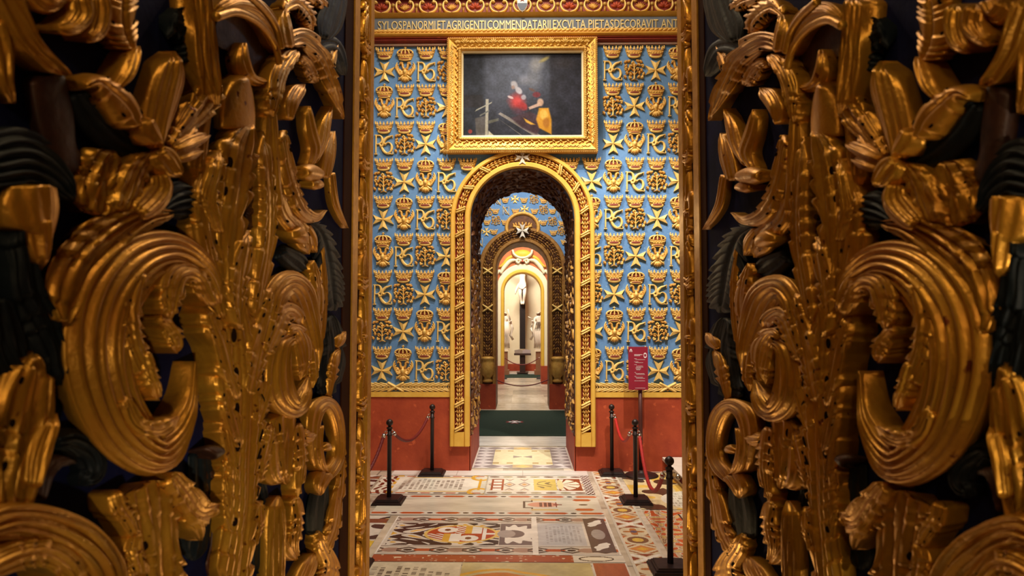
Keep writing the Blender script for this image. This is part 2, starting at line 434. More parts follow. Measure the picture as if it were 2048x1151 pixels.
def slab_castle(U, V):
    n = hash_noise(U, V, 6, 21)
    C = canv(U, (198, 188, 170)); C += (n[..., None]-.5)*26
    for v0 in (.10, .90):
        put(C, np.abs(V-v0) < .09, (206, 198, 184))
        for k in range(9):
            cu = .02+k*.155; put(C, hexa(U, V, cu, v0, .045, .05), RED)
            put(C, ell(U, V, cu+.0775, v0, .013, .03), BLK)
        put(C, np.abs(np.abs(V-v0)-.092) < .006, GRY)
    for (a, b, c, d) in ((.655, .665, .35, .65), (.655, .70, .33, .36), (.655, .70, .64, .67), (.69, .70, .22, .36), (.69, .70, .64, .78)): put(C, rct(U, V, a, b, c, d), BLK)
    put(C, ell(U, V, .745, .5, .07, .12), (200, 140, 116))
    for u in (.735, .755, .775): put(C, rct(U, V, u-.007, u+.007, .40, .60), (96, 50, 44))
    put(C, rct(U, V, .80, .806, .38, .62) | rct(U, V, .79, .83, .48, .52), (120, 60, 50))
    put(C, (np.abs(np.abs(V-.5)-.24) < .03) & (np.abs(U-.75) < .06), (206, 176, 110))
    for v in (.27, .73): put(C, hexa(U, V, .925, v, .035, .06), RED); 
    put(C, ell(U, V, .925, .5, .02, .03), BLK)
    return wear(C, U, V)
def slab_script(U, V):
    C = canv(U, (214, 206, 188))
    put(C, (np.abs(V-.5) > .42), (212, 204, 190))
    for k in range(10):
        cu = .05+k*.11
        for v in (.05, .95): put(C, (hexa(U, V, cu, v, .04, .025)) , BLK if k % 2 else RED)
    put(C, (U < .16) & (np.sin(U*90+3*np.sin(V*9))*np.sin(V*16) > .1), (96, 36, 24))
    put(C, (U < .2) & (U > .14) & (np.abs(np.sin(V*14)) > .55), OCH)
    P = rct(U, V, .17, .93, .14, .86) & ~(ell(U, V, .95, .12, .08, .14)) & ~(ell(U, V, .95, .88, .08, .14))
    put(C, P, (226, 220, 206))
    textrows(C, U, V, .22, .80, .2, .8, 13, (112, 100, 86), True, 8, .7)
    edge = (np.abs(V-.5) < .5) & (U > .82) & ((np.abs(np.hypot((U-.95)/1, (V-.12)/1.8)-.085) < .018) | (np.abs(np.hypot((U-.95), (V-.88)/1.8)-.085) < .018) | (np.abs(U-.945) < .010) & (np.abs(V-.5) < .3))
    put(C, edge, (214, 162, 54)); put(C, (np.abs(np.abs(V-.5)-.37) < .018) & (U > .3) & (U < .9), (206, 168, 84))
    return wear(C, U, V)
def slab_crown(U, V):
    C = canv(U, (216, 206, 190))
    a = (U*7) % 1-.5; b = (V*3) % 1-.5
    put(C, (np.abs(V-.5) < .3) & (np.abs(np.abs(a)+np.abs(b)-.36) < .07), (150, 130, 120)); put(C, (np.abs(V-.5) < .3) & (np.abs(a)+np.abs(b) < .2), (196, 150, 100))
    put(C, rct(U, V, .04, .16, .2, .8), (150, 70, 40)); put(C, rct(U, V, .06, .14, .2, .8) & (np.abs(np.sin(V*20)) > .5), WHT)
    put(C, rct(U, V, .45, .66, .2, .8), (206, 180, 96)); put(C, ell(U, V, .55, .5, .075, .2) & (np.sin(U*60+5*np.sin(V*14)) > .35), (126, 108, 70))
    put(C, rct(U, V, .68, .90, .18, .82), (140, 70, 40))
    th = np.arctan2(V-.5, (U-.70)*1.6); r = np.hypot(V-.5, (U-.70)*1.6)
    put(C, (U > .70) & (r < .30) & (np.abs(np.sin(th*5)) > .35), (226, 214, 190)); put(C, ell(U, V, .70, .5, .03, .26), (220, 200, 150))
    for v in (.07, .93):
        put(C, np.abs(V-v) < .07, (206, 198, 186))
        for k in range(8): put(C, ell(U, V, .06+k*.135, v, .05, .04), (150, 140, 110) if k % 2 else (120, 96, 84))
    D = U > .92; put(C, D, (70, 36, 30)); aa = ((U-.92)/.08*2) % 1-.5; bb = (V*9) % 1-.5
    put(C, D & (np.abs(np.abs(aa)-np.abs(bb)) < .12), WHT)
    return wear(C, U, V)
def slab_edge(U, V):
    C = canv(U, (206, 190, 160)); k = np.floor(V*18); b = (V*18) % 1-.5; a = U-.5
    kk = k.astype(int) % 4; a = a*1.0
    r = np.hypot(a*1.25, b)
    put(C, (kk == 0) & (np.abs(np.abs(a)-np.abs(b)) < .10), WHT); put(C, (kk == 0) & (np.abs(np.abs(a)-np.abs(b)) > .2) & (r < .6), (130, 60, 40))
    put(C, (kk == 1) & (np.abs(a)+np.abs(b) < .40), (196, 130, 70)); put(C, (kk == 1) & (np.abs(a)+np.abs(b) < .18), OCH); put(C, (kk == 1) & (np.abs(np.abs(a)+np.abs(b)-.62) < .06), (150, 96, 60))
    put(C, (kk == 2) & (r < .40), (120, 84, 60)); put(C, (kk == 2) & (r < .22), (206, 170, 80)); put(C, (kk == 2) & (r > .55), (176, 100, 56))
    th = np.arctan2(b, a); put(C, (kk == 3) & (r < .3+.12*np.cos(th*4)), (170, 110, 60)); put(C, (kk == 3) & (r < .14), (96, 84, 100)); put(C, (kk == 3) & (r > .56), (140, 96, 60))
    put(C, (np.abs(a) > .42), (200, 190, 174)); put(C, np.abs(b) > .47, (196, 184, 160))
    return wear(C, U, V)
def slab_red(U, V):
    C = canv(U, (196, 172, 140)); n = hash_noise(U, V, 8, 31); n2 = hash_noise(U, V, 11, 35)
    g = np.sin(U*52+n*9)*np.sin(V*74+n2*9); put(C, g > .12, (190, 88, 44)); put(C, g < -.55, (210, 178, 108)); put(C, (g < -.2) & (g > -.3), (110, 70, 50)); put(C, np.abs(g-.12) < .07, (220, 206, 180))
    for (a, b, c, d) in ((.25, .98, .66, .95), (.42, .98, .05, .30)):
        put(C, rct(U, V, a, b, c, d), (196, 186, 160)); textrows(C, U, V, a+.02, b-.02, c+.03, d-.03, 9, (160, 148, 122), False, 3)
        put(C, rct(U, V, a-.012, a, c, d), BLK)
    return wear(C, U, V)
def slab_ochre(U, V):
    C = canv(U, (204, 184, 140)); n = hash_noise(U, V, 7, 41)
    put(C, (n > .62), (206, 168, 80)); put(C, (n < .22), (70, 50, 36)); put(C, ell(U, V, .35, .7, .10, .08), (60, 44, 30))
    put(C, (np.abs(np.hypot((U-.65)*1.0, (V-.75)*2)-.24) < .03), (206, 150, 50))
    P = ell(U, V, .62, .22, .42, .26); put(C, P, (210, 202, 184)); textrows(C, U, V, .25, .95, .06, .40, 6, (160, 150, 130), False, 6)
    return wear(C, U, V)
def slab_near_text(U, V):
    C = canv(U, (204, 192, 166)); textrows(C, U, V, .06, .92, .08, .92, 10, (112, 100, 84), True, 13, .7); return wear(C, U, V)
def slab_near_och(U, V):
    C = canv(U, (186, 170, 122)); n = hash_noise(U, V, 6, 51); C += (n[..., None]-.5)*36
    put(C, np.abs(np.hypot((U-.3)*1.0, (V-.1)*.9)-.5-.06*n) < .06, (190, 116, 44)); put(C, np.abs(np.hypot((U-.3)*1.0, (V-.1)*.9)-.62-.05*n) < .02, OCH)
    return wear(C, U, V)
def slab_scroll(U, V):
    C = canv(U, (206, 198, 186)); n = hash_noise(U, V, 7, 61)
    put(C, np.abs(np.sin(U*12+n*5)*np.sin(V*9+n*4)) > .55, (60, 46, 44)); put(C, (n > .7), (214, 178, 60)); put(C, (np.abs(V-.85) < .06), (120, 70, 50))
    return wear(C, U, V)
def slab_check(U, V):
    C = canv(U, (226, 214, 176)); nx, ny = 5, 7; i = np.floor(U*nx); j = np.floor(V*ny); a = (U*nx) % 1-.5; b = (V*ny) % 1-.5
    side = (i == 0) | (i == 4); end = (j == 0) | (j == ny-1)
    m = side | end
    tri = np.abs(b) < np.abs(a)
    put(C, m & tri, (150, 138, 138)); put(C, m & ~tri, (216, 206, 204))
    put(C, end & ((i == 2)), (184, 160, 120)); put(C, end & (i == 2) & (np.abs(a)*1.4+np.abs(b) < .5), (214, 180, 110))
    cen = (i == 2) & (j == 3); put(C, cen & (np.abs(b) < np.abs(a)*.8), (140, 126, 120))
    cor = ((i == 1) | (i == 3)) & ((j == 1) | (j == 5)); put(C, cor & (np.abs(b) < .2) & (np.abs(a) > .2), (180, 150, 100))
    put(C, (U < .02) | (U > .98) | (V < .015) | (V > .985), (206, 196, 186))
    return wear(C, U, V)
def slab_plainw(U, V):
    C = canv(U, (214, 206, 198)); n = hash_noise(U, V, 5, 71); C += (n[..., None]-.5)*24
    put(C, np.abs((U*3.0) % 1-.5) > .494, (176, 166, 156)); return wear(C, U, V)
def slab_redstrip(U, V):
    C = canv(U, (160, 78, 46)); n = hash_noise(U*6, V, 9, 73); put(C, n > .86, (214, 190, 160))
    put(C, (U > .80), (206, 196, 180)); put(C, ell(U, V, .89, .5, .07, .38), BLK); put(C, ell(U, V, .89, .5, .062, .28), (216, 204, 180)); return wear(C, U, V)
def slab_redbox(U, V):
    C = canv(U, (158, 82, 52)); put(C, (U < .04) | (U > .96), (206, 196, 184)); return wear(C, U, V)
slab('white veined marble sill before the painted arch opening', -1.9, .95, 9.68, 10.0, slab_plainw, .01, name='threshold_slab')
slab('inlaid marble slab with a long inscription in an ochre scrolled cartouche', -1.98, -.50, 8.66, 9.66, slab_script)
slab('inlaid marble slab with lattice, yellow field and white crown before the arch', -.48, .93, 8.66, 9.66, slab_crown)
slab('pale marble slab with red hexagon borders and a small castle emblem', -1.75, .93, 7.74, 8.63, slab_castle)
slab('marble tomb slab with red and white oval coat of arms and grey inscription', -1.42, .94, 6.47, 7.70, slab_arms, .0055)
slab('narrow red marble strip with a white oval at its right end', -1.42, .95, 6.28, 6.46, slab_redstrip, .007, name='marble_strip')
slab('cream marble slab with rows of dark lettering, nearest the left pillar', -1.42, -.56, 5.2, 6.26, slab_near_text)
slab('yellow-brown marble slab with an orange curved ornament, nearest the camera', -.55, .62, 5.2, 6.26, slab_near_och)
slab('plain red marble rectangle at the front of the floor', .63, .95, 5.2, 6.26, slab_redbox)
slab('long inlaid border strip of lozenges, stars and ovals in brown and yellow', 1.0, 1.34, 5.2, 9.95, slab_edge, name='inlaid_border')
slab('inlaid slab of red scrollwork with two pale inscribed panels', 1.40, 3.0, 5.4, 7.95, slab_red)
slab('yellow and black inlaid slab with an oval inscription by the round sign base', 1.40, 3.0, 8.0, 9.9, slab_ochre)
slab('black and yellow scrollwork slab at the left edge of the floor', -3.0, -1.5, 6.47, 7.70, slab_scroll)
slab('dark and ochre scrollwork slab under the left rope posts', -3.5, -2.02, 8.66, 9.66, slab_scroll)
slab('patterned marble floor of triangles and squares inside the arch passage', -.77, .77, 10.15, 11.80, slab_check, .008, name='passage_pavement')
slab('cream marble slab in front of the green carpet', -1.3, 1.3, 11.9, 12.86, slab_plainw, .012, name='threshold_slab')

# green carpets
def carpet(label, x0, x1, y0, y1, cross):
    mb = MB(); mb.box(x0, x1, y0, y1, 0.001, .014, GREENC)
    t = thing('green_carpet', label, 'carpet', None, (0, y0, 0)); t.location = (0, 0, 0)
    mb.build('carpet_pile', t)
    if cross:
        fr = lambda u, v, h: (-.17+u, 14.55+v, .014+h)
        mc = MB(); maltese(mc, fr, .20, .004, REDC, 1.0, 1.15); maltese(mc, lambda u, v, h: fr(u, v, h+.002), .14, .004, WHITE, 1.0, 1.15)
        mc.build('carpet_cross', t)
def maltese(mb, fr, R, H, m, sx=1, sy=1, ridge=True):
    for k in range(4):
        a = PI/2*k; c, s = math.cos(a), math.sin(a)
        P = [(-.07*R, .07*R), (-.47*R, R), (0, .70*R), (.47*R, R), (.07*R, .07*R), (0, 0)]
        P = [((x*c-y*s)*sx, (x*s+y*c)*sy) for x, y in P]
        n = 6; V = [fr(x, y, 0) for x, y in P]+[fr(x*.98, y*.98, H*(.72 if i in (0, 1, 3, 4) else 1.05)) for i, (x, y) in enumerate(P)]
        mb.add(V, [(0, 1, 7, 6), (1, 2, 8, 7), (2, 3, 9, 8), (3, 4, 10, 9), (6, 7, 8, 11), (11, 8, 9, 10)], m, False)
carpet('large green carpet with a small red and white cross, beyond the arch', -1.5, 1.5, 12.9, 16.4, True)
carpet('narrow green carpet under the cross in the far chapel', -1.0, 1.0, 25.4, 27.0, False)

# ------------------------------------------------------------------ first wall: dado, mouldings, cornice
xl, xr = -RW, RW
OUT = 1.075                                  # outer half width of the arch surround
zd = zAt(793, Y1F); zy = zAt(783, Y1F); zp = zAt(764, Y1F)
t = thing('painted_dado', 'red plaster dado at the foot of the blue wall, both sides of the arch', 'wall dado')
for a, b in ((xl, -HW1), (HW1, xr)):
    mb = MB(); mb.box(a, b, Y1F-.03, Y1F, 0, zd, WRED); mb.build('red_panel', t)
    mb = MB(); mb.box(min(a, b) if a < 0 else OUT, -OUT if a < 0 else b, Y1F-.045, Y1F, zd, zy, WYEL); mb.build('yellow_band', t)
for nm, side in (('left', -1), ('right', 1)):
    t = thing('palm_frieze', 'gilded crossed palm-frond carving under the emblems, %s of the arch' % nm, 'carved frieze', 'palm friezes above the red dado')
    fr = frW(Y1F); zc = (zy+zp)/2; hh = (zp-zy)/2
    x0 = xAt(792, 775, Y1F) if side < 0 else xAt(1335, 775, Y1F)
    mb = MB()
    for base, rng in ((x0, 1),):
        for d in (-1, 1):
            L = 1.6
            if side < 0 and d > 0: L = abs(-OUT-x0)
            if side > 0 and d < 0: L = abs(x0-OUT)
            n = int(L/.042)
            mb.stroke([(x0, zc-hh*.7*d*d, .008), (x0+d*.1, zc+.02, .009), (x0+d*.4, zc, .008), (x0+d*L*.99, zc-.01, .004)], fr, WGOLD, .035, nseg=30)
            for k in range(n):
                u = x0+d*(.03+k*.042)
                for s in (-1, 1):
                    e = u+d*.17
                    if abs(e-x0) > L: e = x0+d*L
                    wv = hh*(.95 if (k % 2) else .8)
                    mb.stroke([(u, zc, .006), (u+(e-u)*.5, zc+s*wv*.62, .0125), (e, zc+s*wv, .005)], fr, WGOLD2, .042, nseg=6)
    mb.build('palm_fronds', t)
    mb = MB()
    for s in (-1, 1): mb.stroke([(x0-.12*s, zc+hh*.95, .018), (x0, zc, .020), (x0+.12*s, zc-hh*.95, .018)], fr, WGOLD2, .05, nseg=8)
    mb.build('ribbon_knot', t)

Z = lambda py: zAt(py, Y1F)
t = thing('entablature', 'gold, red and blue-grey cornice with Latin lettering above the picture', 'cornice')
def mould(name, y0, y1, d, m, prof='box', parent=t):
    za, zb = sorted((Z(y0), Z(y1))); mb = MB(); n = 8
    if prof == 'box': pr = [(0, za), (d, za), (d, zb), (0, zb)]
    elif prof == 'round': pr = [(d*.4, za)]+[(d*.4+d*.6*math.sin(PI*i/n), za+(zb-za)*i/n) for i in range(1, n)]+[(d*.4, zb)]; pr = [(0, za)]+pr+[(0, zb)]
    else: pr = [(0, za), (d*.3, za)]+[(d*.3+d*.7*(i/n)**2, za+(zb-za)*i/n) for i in range(1, n)]+[(d, zb), (0, zb)]
    V = [(x, Y1F-p[0], p[1]) for x in (xl, xr) for p in pr]; k = len(pr)
    mb.add(V, [(i, i+1, k+i+1, k+i) for i in range(k-1)]+[(k-1, 0, k, 2*k-1)], m, prof != 'box')
    return mb.build(name, parent)
mould('thin_moulding', 92, 88.5, .05, LILAC)
mould('red_torus', 88, 80, .11, DRED, 'round')
mould('red_fillet', 80, 78, .10, WRED)
mould('gold_moulding', 78, 71, .16, WYEL, 'round')
mould('rope_bed', 71, 64, .12, WGOLD)
mb = MB(); fr = lambda u, v, h: (u, Y1F-.12-h, v)
for k in range(110):
    u = xl+k*.066; mb.lump(u, (Z(71)+Z(64))/2, .042, .014, .35, .022, fr, WGOLD2, .3, 8)
mb.build('rope_moulding', t)
mould('lettered_frieze', 64, 39, .07, TXTBG)
mould('gold_fillet', 39, 33, .16, WYEL, 'cove')
mould('frieze_bed', 33, 4, .10, DRED)
mould('upper_moulding', 4, -4, .20, LILAC)
mould('upper_band', -4, -40, .14, WGOLD)
# lettering (converted from text curves)
def text_mesh(txt, m, depth):
    c = bpy.data.curves.new('lettering', 'FONT'); c.body = txt; c.extrude = depth; c.resolution_u = 3; c.offset = 0
    o = bpy.data.objects.new('tmp_lettering', c); COL.objects.link(o)
    bpy.context.view_layer.update()
    me = bpy.data.meshes.new_from_object(o.evaluated_get(bpy.context.evaluated_depsgraph_get()))
    bpy.data.objects.remove(o); bpy.data.curves.remove(c)
    me.materials.clear(); me.materials.append(m); return me
def put_text(txt, x0, x1, z0, z1, Y, m, parent, name='lettering', depth=.006):
    me = text_mesh(txt, m, depth); co = np.zeros(len(me.vertices)*3); me.vertices.foreach_get('co', co); co = co.reshape(-1, 3)
    a, b = co.min(0), co.max(0)
    me.transform(Matrix(((x1-x0)/(b[0]-a[0]), 0, 0, 0) for _ in range(1)) if False else Matrix.Translation((x0, Y, z0)) @ Matrix(((1, 0, 0, 0), (0, 0, -1, 0), (0, 1, 0, 0), (0, 0, 0, 1))) @ Matrix.Diagonal(((x1-x0)/(b[0]-a[0]), (z1-z0)/(b[1]-a[1]), 1, 1)) @ Matrix.Translation((-a[0], -a[1], -a[2])))
    return link(name, me, parent)
for w_, a, b in (('SYLOS', 756, 804), ('PANORMI', 806.5, 870.5), ('ET', 875, 891), ('AGRIGENTI', 893, 971), ('COMMENDATARII', 975, 1101), ('EXCVLTA', 1106, 1171), ('PIETAS', 1177, 1227), ('DECORAVIT', 1229, 1316), ('ANT', 1322, 1356)):
    put_text(w_, xAt(a, 52, Y1F-.07), xAt(b, 52, Y1F-.07), Z(62), Z(45), Y1F-.071, TXT, t)
# scroll frieze with shells and fleurs
sh = thing('scroll_frieze', 'row of gilded S-scroll cups holding shells and red fleurons, top of the wall', 'carved frieze')
fr = lambda u, v, h: (u, Y1F-.10-h, v)
cx0 = xAt(763, 20, Y1F-.1); pit = (xAt(1328, 20, Y1F-.1)-cx0)/12; zc = Z(19); zh = (Z(4)-Z(33))/2
for k in range(-3, 16):
    c = cx0+k*pit
    if abs(c) > RW-.1: continue
    mb = MB()
    for s in (-1, 1):
        mb.stroke([(c, zc-zh*.92, .012), (c+s*.09, zc-zh*.6, .016), (c+s*.13, zc, .016), (c+s*.115, zc+zh*.6, .014), (c+s*.08, zc+zh*.78, .012), (c+s*.06, zc+zh*.5, .010)], fr, WGOLD2, .04, nseg=16)
        mb.lump(c+s*.082, zc+zh*.62, .026, .026, 0, .055, fr, WGOLD2)
        mb.lump(c+s*pit/2, zc-zh*.45, .018, .05, 0, .03, fr, WGOLD)
        mb.lump(c+s*pit/2, zc+zh*.25, .03, .03, 0, .035, fr, WGOLD2)
    mb.build('scroll_cup', sh)
    mb = MB()
    if k % 2:
        for j in range(7):
            a = PI/2+(j-3)*.34; mb.lump(c+math.cos(a)*.045, zc-.05+math.sin(a)*.05, .052, .012, a, .035, fr, WGOLD, .4)
        mb.build('shell', sh)
    elif k != 6 or True:
        if k == 6:
            # small shield with a red cross instead of a fleuron
            mb.prism([(c-.075, zc+.17), (c+.075, zc+.17), (c+.075, zc-.02), (c+.04, zc-.09), (c, zc-.115), (c-.04, zc-.09), (c-.075, zc-.02)], fr, 0, .085, WHITE)
            mb.build('shield', sh); mb = MB(); maltese(mb, lambda u, v, h: fr(c+u, zc+.095+v, .085+h), .06, .012, WRED); mb.build('shield_cross', sh)
            mb = MB(); mb.prism([(c-.07, zc+.01), (c+.07, zc+.01), (c+.07, zc-.02), (c+.035, zc-.085), (c, zc-.105), (c-.035, zc-.085), (c-.07, zc-.02)], fr, .085, .092, TXTBG); mb.build('shield_base', sh)
        else:
            for j in range(5):
                a = PI/2+(j-2)*.62; mb.lump(c+math.cos(a)*.05, zc-.03+math.sin(a)*.05, .045, .024, a, .04, fr, DRED if False else WRED, .3)
            mb.build('red_fleuron', sh)

# ------------------------------------------------------------------ arch surround
def band(name, parent, Y, r0, r1, hw0, hw1, zc, zb, d, m, n=72, h0=0.0):
    """flat moulded band following the arch: inner half width hw0, outer hw1"""
    mb = MB(); path = []
    def ring(hw, r): return [(-hw, zb)]+[(-hw*math.cos(PI*i/n), zc+r*math.sin(PI*i/n)) for i in range(n+1)]+[(hw, zb)]
    a, b = ring(hw0, r0), ring(hw1, r1); N = len(a)
    mid = [((p[0]+q[0])/2, (p[1]+q[1])/2) for p, q in zip(a, b)]
    rows = [(a, h0), (a, d*.8), ([(p[0]*.8+q[0]*.2, p[1]*.8+q[1]*.2) for p, q in zip(a, b)], d), ([(p[0]*.2+q[0]*.8, p[1]*.2+q[1]*.8) for p, q in zip(a, b)], d), (b, d*.8), (b, h0)]
    V = [(p[0], Y-h, p[1]) for R, h in rows for p in R]
    Fc = [(r*N+i, r*N+i+1, (r+1)*N+i+1, (r+1)*N+i) for r in range(len(rows)-1) for i in range(N-1)]
    Fc += [tuple(r*N for r in range(len(rows))), tuple(r*N+N-1 for r in reversed(range(len(rows))))]
    mb.add(V, Fc, m, False); return mb.build(name, parent)
def arch_path(hw, r, zc, zb):
    L1 = zc-zb; La = PI*(hw+r)/2; T = 2*L1+La
    def q(s):
        if s < L1: return (-hw, zb+s, PI/2)
        if s < L1+La:
            a = PI*(s-L1)/La; return (-hw*math.cos(a), zc+r*math.sin(a), PI/2-a)
        return (hw, zc-(s-L1-La), -PI/2)
    return q, T
ar = thing('arch_surround', 'gilded arch frame with laurel garland around the main opening', 'arch')
zb1 = Z(862); zb0 = Z(890)
kk = [(xAt(x, 560, Y1F)) for x in (941, 931, 910, 901.5)]
top_in, top_b, top_c, top_o = Z(337), Z(329), Z(313), Z(305)
h = [HW1+.004, .862, 1.005, OUT]
r_ = [HW1+.004, .862, .985, 1.045]
band('inner_band', ar, Y1F, r_[0], r_[1], h[0], h[1], ZC1, zb0, .10, WYEL)
band('outer_band', ar, Y1F, r_[2], r_[3], h[2], h[3], ZC1, zb0, .10, WYEL)
band('red_channel', ar, Y1F, r_[1], r_[2], h[1], h[2], ZC1, zb0, .05, DRED)
for s in (-1, 1):
    mb = MB(); a, b = sorted((s*h[1], s*h[2])); mb.box(a-.001, b+.001, Y1F-.098, Y1F-.03, zb0, zb1, WYEL); mb.build('foot_block', ar)
q, T = arch_path((h[1]+h[2])/2, (r_[1]+r_[2])/2, ZC1, zb1+.02)
fr = lambda u, v, hh: (u, Y1F-.05-hh, v)
mb = MB(); mbr = MB(); NL = int(T/2/.062); rib = []
for side in (0, 1):
    for k in range(NL):
        s = .03+k*.062 if side == 0 else T-.03-k*.062
        x, z, a = q(s); dirn = a if side == 0 else a+PI
        for j, off in ((-1, -.030), (0, 0), (1, .030)):
            px, pz = x-math.sin(a)*off, z+math.cos(a)*off
            tilt = (-j if side == 0 else j)*-.32
            mb.lump(px, pz, .040, .0145, dirn+tilt, .045 if j == 0 else .034, fr, WGOLD if (k+j) % 3 else WGOLD2, .55, 8)
        if k % 3 == 1:
            for off in (-.052, .052): mb.lump(x-math.sin(a)*off, z+math.cos(a)*off, .011, .011, 0, .03, fr, WGOLD2, 0, 8)
    for k in range(0, int(T/2/.36)):
        s = .03+.0+k*.36; s = s if side == 0 else T-s
        if side == 0 and s > T/2-.2 or side == 1 and s < T/2+.2: continue
        rib.append((s, side))
mb.build('laurel_garland', ar)
for s, side in rib:
    x, z, a = q(s); mb = MB(); w = .066
    for off in (-.012, .022):
        A = (x-math.sin(a)*w+math.cos(a)*(off-.035), z+math.cos(a)*w+math.sin(a)*(off-.035)); B = (x+math.sin(a)*w+math.cos(a)*(off+.035), z-math.cos(a)*w+math.sin(a)*(off+.035))
        mb.stroke([(A[0], A[1], .015), ((A[0]+B[0])/2, (A[1]+B[1])/2, .015), (B[0], B[1], .015)], fr, WGOLD2, .058, nseg=6)
    mb.build('ribbon', ar)
mb = MB(); maltese(mb, lambda u, v, hh: fr(u, (r_[1]+r_[2])/2+ZC1+v, hh+.03), .115, .035, MARBLE); mb.build('cross_keystone', ar)
# carved lining of the passage
ln = thing('carved_passage_lining', 'brown and gold carved foliage lining the inside of the arch passage', 'carved lining')
q, T = arch_path(HW1-.004, HW1-.004, ZC1, .50)
n = 60
mbb = MB(); V = []
for i in range(n+1):
    x, z, a = q(T*i/n); V += [(x, Y1F-.02, z), (x, Y1B+.02, z)]
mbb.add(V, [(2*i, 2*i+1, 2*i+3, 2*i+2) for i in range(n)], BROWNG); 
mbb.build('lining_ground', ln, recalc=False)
for row, (y0, y1) in enumerate(((10.03, 10.95), (10.95, 11.84))):
    mb = MB(); L = int(T/.085)
    for k in range(L):
        s = .05+k*.085; x, z, a = q(s)
        nx, nz = math.sin(a), -math.cos(a)      # towards the passage
        fr2 = lambda u, v, hh, s0=s: (lambda P: (P[0]+math.sin(P[2])*hh, u, P[1]-math.cos(P[2])*hh))(q(min(T, max(0, s0+v))))
        for j in range(4):
            yy = y0+(y1-y0)*(j+.5)/4; sg = 1 if (j+k) % 2 else -1
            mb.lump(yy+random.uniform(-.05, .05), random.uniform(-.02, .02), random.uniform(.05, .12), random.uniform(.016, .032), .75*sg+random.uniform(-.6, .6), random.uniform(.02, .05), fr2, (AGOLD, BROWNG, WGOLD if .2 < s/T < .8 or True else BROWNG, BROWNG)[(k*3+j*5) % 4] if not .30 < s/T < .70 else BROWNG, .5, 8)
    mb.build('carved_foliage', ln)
# slim corner moulding and red foot of the reveal
for s in (-1, 1):
    mb = MB(); a, b = sorted((s*(HW1-.012), s*(HW1+.01))); mb.box(a, b, Y1F-.03, Y1B+.02, 0, .50, WRED); mb.build('red_foot', ln)

# ------------------------------------------------------------------ picture and frame
pf = thing('framed_painting', 'dark oil painting of a seated figure in red and yellow, wide gilded frame', 'painting')
fx0, fx1 = xAt(893, 190, Y1F-.2), xAt(1196, 190, Y1F-.2); fz0, fz1 = zAt(303, Y1F-.2), zAt(72, Y1F-.2)
ix0, ix1 = xAt(925, 190, Y1F-.2), xAt(1165, 190, Y1F-.2); iz0, iz1 = zAt(268, Y1F-.2), zAt(100.5, Y1F-.2)
YF = Y1F-.02
def frame_ring(name, m, a, b, ha, hb, nn=1, round_=False):
    """mitred ring between fractions a..b from sight edge (0) to outer edge (1)"""
    def rect(f): return (ix0+(fx0-ix0)*f, ix1+(fx1-ix1)*f, iz0+(fz0-iz0)*f, iz1+(fz1-iz1)*f)
    mb = MB(); K = 6
    loops = []
    for i in range(K+1):
        f = a+(b-a)*i/K; hh = ha+(hb-ha)*i/K+(math.sin(PI*i/K)*.025 if round_ else 0); loops.append((rect(f), hh))
    loops = [(rect(a), 0)]+loops+[(rect(b), 0)]
    V = []
    for (x0, x1, z0, z1), hh in loops: V += [(x0, YF-hh, z0), (x1, YF-hh, z0), (x1, YF-hh, z1), (x0, YF-hh, z1)]
    Fc = [(4*i+j, 4*i+(j+1) % 4, 4*i+4+(j+1) % 4, 4*i+4+j) for i in range(len(loops)-1) for j in range(4)]
    mb.add(V, Fc, m, False); return mb.build(name, pf), rect
frame_ring('sight_edge', mat('frame_sight_edge', (232, 218, 180), .35, .4), -.02, .08, .10, .12)
frame_ring('inner_moulding', WGOLD, .08, .28, .12, .16, round_=True)
_, rect = frame_ring('carved_band', mat('frame_gold', (196, 140, 40), .35, .5, (140, 88, 22), 30, .9), .28, .86, .13, .17)
frame_ring('outer_moulding', WGOLD, .86, 1.0, .15, .12, round_=True)
def along_frame(f, step, fn):
    x0, x1, z0, z1 = rect(f)
    for (A, B, ang) in (((x0, z0), (x1, z0), 0), ((x1, z0), (x1, z1), PI/2), ((x1, z1), (x0, z1), PI), ((x0, z1), (x0, z0), -PI/2)):
        L = math.hypot(B[0]-A[0], B[1]-A[1]); n = max(1, int(L/step))
        for k in range(n):
            s = (k+.5)/n; fn(A[0]+(B[0]-A[0])*s, A[1]+(B[1]-A[1])*s, ang, k)
frF = lambda u, v, hh: (u, YF-.14-hh, v)
mb = MB()
def acan(u, v, a, k):
    out = a-PI/2
    for j in (-2, -1, 0, 1, 2):
        b = out+j*.5; L = .055 if k % 2 else .038
        mb.lump(u+math.cos(b)*L*.9, v+math.sin(b)*L*.9, L*.72, .013, b, .034, frF, WGOLD2, .4, 8)
    mb.lump(u-math.cos(out)*.03, v-math.sin(out)*.03, .030, .012, a+.5, .03, frF, WGOLD2, .2, 8)
    mb.lump(u-math.cos(out)*.05+math.cos(a)*.04, v-math.sin(out)*.05+math.sin(a)*.04, .026, .011, a-.6, .03, frF, WGOLD2, .2, 8)
along_frame(.55, .105, acan); mb.build('carved_leaves', pf)
mb = MB(); frF2 = lambda u, v, hh: (u, YF-.135-hh, v)
along_frame(.97, .028, lambda u, v, a, k: mb.lump(u, v, .010, .010, 0, .02, frF2, WGOLD2, 0, 6)); mb.build('pearl_edge', pf)
mb = MB(); frF3 = lambda u, v, hh: (u, YF-.16-hh, v)
along_frame(.20, .026, lambda u, v, a, k: mb.lump(u, v, .022, .008, a+PI/2+.3, .018, frF3, WGOLD2, 0, 6)); mb.build('gadroon_edge', pf)
mb = MB(); mb.box(fx0-.02, fx1+.02, Y1F-.03, Y1F, fz0-.09, fz0+.02, WBLUE)
mb.build('blue_ledge', pf)
